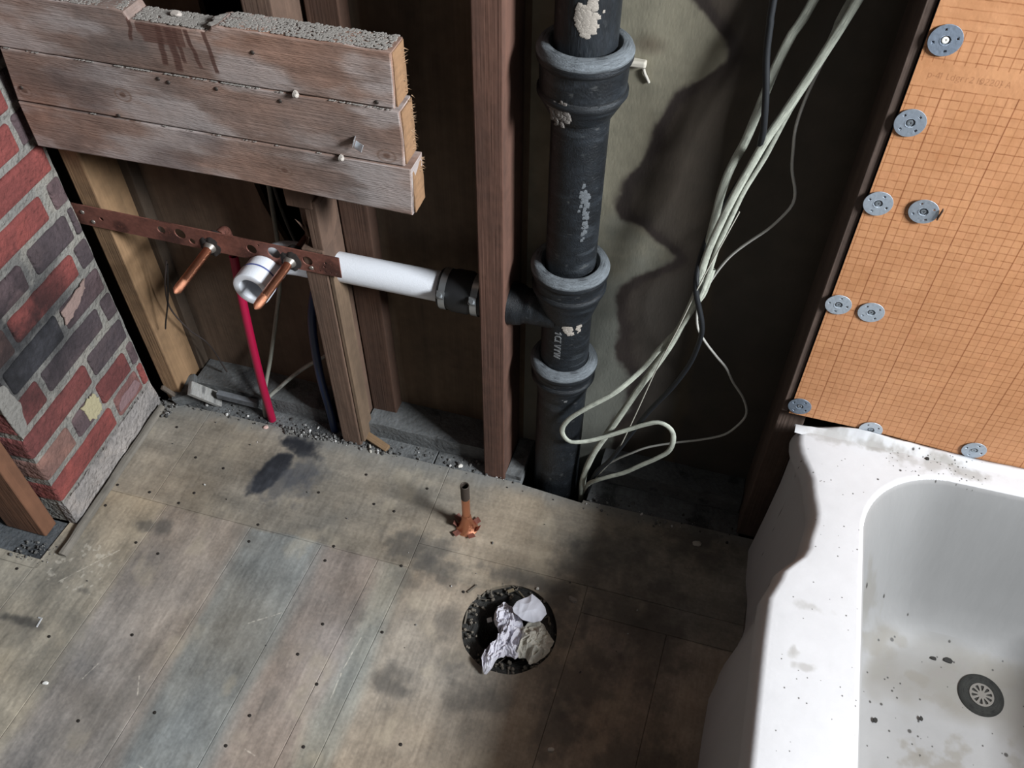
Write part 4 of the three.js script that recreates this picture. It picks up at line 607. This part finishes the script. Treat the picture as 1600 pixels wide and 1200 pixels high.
  // black flakes lying in the tub
  const fl = (x, y, z, w, d, label) => { const q = new THREE.Shape(); const k = 7; for (let i = 0; i < k; i++) { const a = i / k * 2 * Math.PI, r = rr(0.75, 1.1); q[i ? 'lineTo' : 'moveTo'](Math.cos(a) * w * r, Math.sin(a) * d * r); } const f = new THREE.ExtrudeGeometry(q, { depth: 0.0012, bevelEnabled: true, bevelSize: 0.0004, bevelThickness: 0.0003, bevelSegments: 1 }); f.rotateX(-Math.PI / 2); tag(mesh('paint_flake', f, mat({ color: 0x1b1a18, roughness: 0.8 })), label, 'flake', 'dark flakes lying in the tub').position.set(x, y, z); };
  fl(0.524, 0.0575, 0.191, 0.0072, 0.0048, 'largest black flake on the tub bottom behind the drain');
  fl(0.501, 0.0575, 0.194, 0.0048, 0.003, 'medium black flake just left of the largest one in the tub');
  fl(0.408, 0.061, 0.330, 0.0035, 0.0045, 'black flake near the left side of the tub bottom');
  fl(0.479, 0.0565, 0.305, 0.0024, 0.004, 'slim dark flake on the tub bottom left of the drain');
  fl(0.393, 0.3612, 0.033, 0.0028, 0.0026, 'round black fleck on the tub rim below the orange board');
}

// ---------------------------------------------------------------- things on the floor
{ // copper water stub with a slit flange
  const t = thing('floor_stub_pipe', 'upright copper stub pipe with a torn star flange on the floor', 'pipe stub', [-0.336, 0, 0.132]);
  mesh('pipe', lathe([[0.0064, 0.138], [0.0078, 0.138], [0.0079, 0.13], [0.0079, 0.0], [0.0079, -0.2]], 24), copper, t);
  mesh('blackened_end', lathe([[0.0062, 0.105], [0.0062, 0.1375], [0.0068, 0.139], [0.0082, 0.139], [0.0084, 0.137], [0.0084, 0.100], [0.0079, 0.099]], 24), mat({ color: 0x4b423c, metalness: 0.5, roughness: 0.6 }), t);
  mesh('flange_cone', lathe([[0.0082, 0.046], [0.0092, 0.040], [0.0105, 0.026], [0.0150, 0.011], [0.0205, 0.0015], [0.0212, 0.0008], [0.0205, 0.0002]], 32), copper, t);
  for (const [a, l, up, w] of [[0.1, 0.016, 0.9, 0.010], [0.9, 0.012, 0.2, 0.012], [2.2, 0.014, 0.1, 0.011], [3.0, 0.015, 0.9, 0.008], [3.7, 0.016, 0.35, 0.011], [5.4, 0.012, 0.15, 0.011]]) { const g = jitter(new RoundedBoxGeometry(l, 0.0012, w, 2, 0.0004), 0.0012, 150); g.translate(l / 2, 0, 0); g.rotateZ(up); g.translate(0.0175, 0.0045, 0); g.rotateY(-a); mesh('torn_tab', g, copperOld, t); }
}
{ // open closet-flange hole with dirt, straw and paper
  const [cx, cz] = HOLE, t = thing('floor_flange', 'round dirty toilet flange hole in the floor stuffed with paper', 'flange', [cx, 0, cz]);
  const dm = mat({ map: dustT, color: 0x6b6864, bumpMap: grit, bumpScale: 0.006, roughness: 0.95 });
  const rg = lathe([[0.104, -0.03], [0.092, -0.014], [0.084, -0.007], [0.078, -0.010], [0.070, -0.009], [0.066, -0.006], [0.061, -0.009], [0.056, -0.022], [0.054, -0.055], [0.0535, -0.16]], 72); jitter(rg, 0.004, 60); mesh('flange_ring', rg, dm, t);
  mesh('hole_bottom', jitter(new THREE.CylinderGeometry(0.056, 0.056, 0.02, 30, 3), 0.008, 50).translate(0, -0.15, 0), dm, t);
  const a = []; for (let i = 0; i < 120; i++) { const q = rnd() * 6.28, r = rr(0.060, 0.088), s = rnd() < 0.3; const g = s ? new RoundedBoxGeometry(rr(0.010, 0.028), 0.0012, rr(0.001, 0.003), 1, 0.0004) : blob(rr(0.0015, 0.0045), 0); g.rotateY(rnd() * 6); g.rotateZ(rr(-0.2, 0.2)); g.translate(Math.cos(q) * r, -0.006 + rr(0, 0.004), Math.sin(q) * r); a.push(boxUV(g)); } partStuff(mesh('dirt_crumbs', merge(a), mat({ color: 0x6e685f, roughness: 0.95 }), t));
  const st = (l, x, z, w, d, ry, hex, y = 0.002) => { const o = tag(mesh('wood_chip', boxUV(jitter(new RoundedBoxGeometry(w, 0.003, d, 1, 0.0008), 0.001, 120), 'x'), wood(hex)), l, 'wood chip'); o.position.set(cx + x, y, cz + z); o.rotation.y = ry; };
  st('tan wood chip at the upper edge of the flange hole', -0.018, -0.072, 0.014, 0.006, 0.7, 0xb5a88e, -0.001); st('thin straw sliver beside the tan chip in the flange hole', 0.004, -0.069, 0.022, 0.003, -0.6, 0x9b917e, -0.001); st('pale sliver lying along the left rim of the flange hole', -0.086, -0.055, 0.024, 0.003, 1.05, 0x8b857a, 0.002);
  // crumpled papers: closed sheets, creased and folded
  function paper(name, label, outline, c, h, k, hex, y0, thin = 0.0025, fold = 1) {
    const N = 72, M = 24, top = [], pos = [], idx = [];
    const rad = (a) => { const s = (a / (2 * Math.PI) * outline.length) % outline.length, i = Math.floor(s), f = s - i, p = outline[i], q = outline[(i + 1) % outline.length]; return [p[0] + (q[0] - p[0]) * f, p[1] + (q[1] - p[1]) * f]; };
    for (let j = 0; j <= M; j++) for (let i = 0; i < N; i++) {
      const q = rad(i / N * 2 * Math.PI), s = j / M, x = c[0] + (q[0] - c[0]) * s, z = c[1] + (q[1] - c[1]) * s;
      let r = 0, am = 1; for (let o = 0; o < 4; o++) { const f = k * (1 + o * 0.9); const v = vn(x * f + o * 13 + c[0] * 40, z * f * 0.75 + x * f * 0.3 + o * 7 + y0 * 100); r += am * (1 - Math.abs(2 * v - 1)); am *= 0.5; }
      top.push([x + 0.004 * fold * (vn(z * 120, x * 120) - 0.5), y0 + h * (1 - s * s) + fold * 0.013 * (r - 0.9), z]);
    }
    for (const p of top) pos.push(...p); for (const p of top) pos.push(p[0], p[1] - thin, p[2]);
    const K = (M + 1) * N; for (let j = 0; j < M; j++) for (let i = 0; i < N; i++) { const a2 = j * N + i, b = j * N + (i + 1) % N, e = a2 + N, f = b + N; idx.push(a2, b, e, b, f, e, K + a2, K + e, K + b, K + b, K + e, K + f); }
    for (let i = 0; i < N; i++) { const a2 = M * N + i, b = M * N + (i + 1) % N; idx.push(a2, b, K + a2, b, K + b, K + a2); }
    let g = new THREE.BufferGeometry(); g.setAttribute('position', new THREE.Float32BufferAttribute(pos, 3)); g.setIndex(idx); g = g.toNonIndexed(); g.computeVertexNormals();
    tag(mesh(name, g, mat({ color: hex, roughness: 0.9, side: THREE.DoubleSide })), label, 'paper');
  }
  paper('crumpled_paper', 'crumpled lilac white paper hanging down the left of the flange hole', [[-0.178, 0.30], [-0.170, 0.33], [-0.168, 0.36], [-0.172, 0.372], [-0.190, 0.365], [-0.203, 0.385], [-0.213, 0.408], [-0.223, 0.400], [-0.230, 0.38], [-0.225, 0.362], [-0.215, 0.348], [-0.206, 0.340], [-0.222, 0.322], [-0.232, 0.306], [-0.230, 0.282], [-0.214, 0.272], [-0.192, 0.282]], [-0.198, 0.325], 0.016, 95, 0xd9d8e2, 0.010, 0.002, 1.35);
  paper('crumpled_paper', 'smooth pointed piece of white paper on top of the others', [[-0.139, 0.285], [-0.146, 0.300], [-0.158, 0.306], [-0.178, 0.306], [-0.196, 0.297], [-0.200, 0.290], [-0.196, 0.276], [-0.178, 0.258], [-0.174, 0.252], [-0.158, 0.262], [-0.146, 0.272]], [-0.170, 0.283], 0.008, 30, 0xe4e6f2, 0.036, 0.0014, 0.30);
  paper('crumpled_paper', 'crumpled cream paper at the right of the flange hole', [[-0.118, 0.318], [-0.118, 0.340], [-0.132, 0.360], [-0.147, 0.374], [-0.155, 0.362], [-0.170, 0.366], [-0.182, 0.352], [-0.184, 0.335], [-0.180, 0.315], [-0.170, 0.300], [-0.150, 0.292], [-0.132, 0.302]], [-0.148, 0.332], 0.018, 85, 0xc8c5ba, 0.012, 0.002, 1.1);
  const sc = tag(mesh('paper_scrap', boxUV(jitter(new RoundedBoxGeometry(0.010, 0.003, 0.008, 1, 0.0008), 0.001, 150), 'x'), mat({ color: 0xdedede })), 'tiny torn white paper scrap left of the crumpled papers', 'paper'); sc.position.set(-0.238, 0.0, 0.305); sc.rotation.y = 0.6;
}
{ // a bit of white pipe tape and torn paper stuck on the plaster behind the stack
  const o = tag(mesh('wall_peg', boxUV(jitter(new RoundedBoxGeometry(0.026, 0.009, 0.012, 2, 0.003), 0.0008, 120), 'x'), mat({ color: 0xcfc9bc, roughness: 0.8 })), 'short white peg sticking out of the stained plaster beside the top hub', 'peg'); o.position.set(-0.1425, 0.8655, -0.099);
  const q = tag(mesh('plaster_flake', tube([[-0.1335, 0.857, -0.102], [-0.131, 0.851, -0.101], [-0.127, 0.844, -0.1015], [-0.1245, 0.838, -0.103]], 0.0021, 10, 6), mat({ color: 0xcfcac0, roughness: 0.9 })), 'small curled white flake on the plaster just below the white peg', 'flake'); void q;
}
{ // loose bits
  const staple = thing('staple', 'small bent metal strip at the slot near the left edge', 'staple', [-1.004, 0.0008, 0.532]); const m = mat({ color: 0xd2d4d6, metalness: 0.4, roughness: 0.5 });
  const a = mesh('leg', new RoundedBoxGeometry(0.003, 0.0016, 0.018, 1, 0.0005), m, staple); a.rotation.y = 0.1; const b = mesh('leg', new RoundedBoxGeometry(0.008, 0.0016, 0.003, 1, 0.0005), m, staple); b.position.set(-0.004, 0, -0.008);
  const chip = (l, x, z, w, d, ry, hex) => { const o = tag(mesh('plaster_chip', (() => { const g = new THREE.IcosahedronGeometry(0.5, 1); jitter(g, 0.16, 2.4 + rnd()); return g.scale(w, 0.005, d); })(), mat({ color: hex, roughness: 0.95 })), l, 'plaster chip'); o.position.set(x, 0.002, z); o.rotation.y = ry; };
  chip('white plaster chip alone on the blue grey board near the lower left', -0.925, 0.625, 0.012, 0.006, 0.2, 0xd8d8d4); chip('white plaster chip in the shade at the bottom middle of the floor', -0.077, 0.495, 0.013, 0.007, 0.2, 0xc4bfb6); chip('pinkish plaster chip at the foot of the red pipe', -0.822, 0.014, 0.012, 0.009, 0.3, 0xc9a8a0); chip('pair of pale chips lying in the dark corner by the tub', 0.095, 0.045, 0.02, 0.012, 0.1, 0xb9b4aa); chip('grey chip right of the flange hole rim', -0.105, 0.225, 0.02, 0.01, -0.4, 0x858079); chip('small white chip above the flange hole', -0.172, 0.222, 0.007, 0.006, 0.2, 0xcfccc6); chip('white chip near the seam of the dusty ledge', -0.395, -0.004, 0.012, 0.009, 0.4, 0xd5d2cc); chip('white sliver below the tan wood offcut', -0.588, 0.006, 0.006, 0.024, 0.5, 0xbdb9b0);
  // plaster rubble swept along the foot of the wall: uncountable
  const g = new THREE.IcosahedronGeometry(1, 0); jitter(g, 0.35, 1.3); const N = 1300, im = new THREE.InstancedMesh(g, mat({ color: 0xffffff, roughness: 0.95 }), N); im.name = 'plaster_rubble'; im.castShadow = im.receiveShadow = true;
  const q = new THREE.Object3D(), col = new THREE.Color();
  for (let i = 0; i < N; i++) {
    const k = rnd(); let x, z, y = 0.001;
    if (k < 0.24) { const u = rnd(); x = -0.78 + 0.17 * u; z = -0.012 + 0.022 * rnd() - 0.01 * u + 0.008; } else if (k < 0.34) { x = rr(-0.61, -0.52); z = rr(-0.02, 0.012); } else if (k < 0.55) { x = rr(-1.04, -0.62); z = rr(-0.03, 0.012); } else if (k < 0.68) { x = rr(-0.5, -0.27); z = rr(-0.028, 0.010); } else if (k < 0.76) { x = rr(-1.08, -1.03); z = 0.03 + rr(-0.03, 0.02); y = 0.004; } else if (k < 0.84) { x = rr(-1.14, -1.06); z = 0.40 + rr(-0.012, 0.03); } else if (k < 0.92) { x = rr(-0.13, 0.16); z = rr(-0.02, 0.03); } else { x = rr(-1.0, 0.12); z = rr(0.02, 0.7) * rnd(); if (Math.hypot(x - HOLE[0], z - HOLE[1]) < 0.095) z = 0.02; }
    const s = (0.0006 + 0.0034 * Math.pow(rnd(), 4.0)) * (k > 0.92 ? 0.5 : 1); q.position.set(x, y + s * 0.3 - (z < 0.0 ? 0.004 : 0), z); q.rotation.set(rnd() * 6, rnd() * 6, rnd() * 6); q.scale.set(s * rr(0.8, 1.8), s * 0.8, s); q.updateMatrix(); im.setMatrixAt(i, q.matrix);
    const b = rnd() < 0.10 ? rr(0.35, 0.62) : Math.pow(rnd(), 1.5) * 0.16 + 0.04; col.setRGB(b, b * 0.99, b * 0.97); im.setColorAt(i, col);
  }
  im.userData = { label: 'plaster rubble and grit lying along the foot of the wall', category: 'rubble', kind: 'stuff' }; scene.add(im);
}
renderer.render(scene, camera);
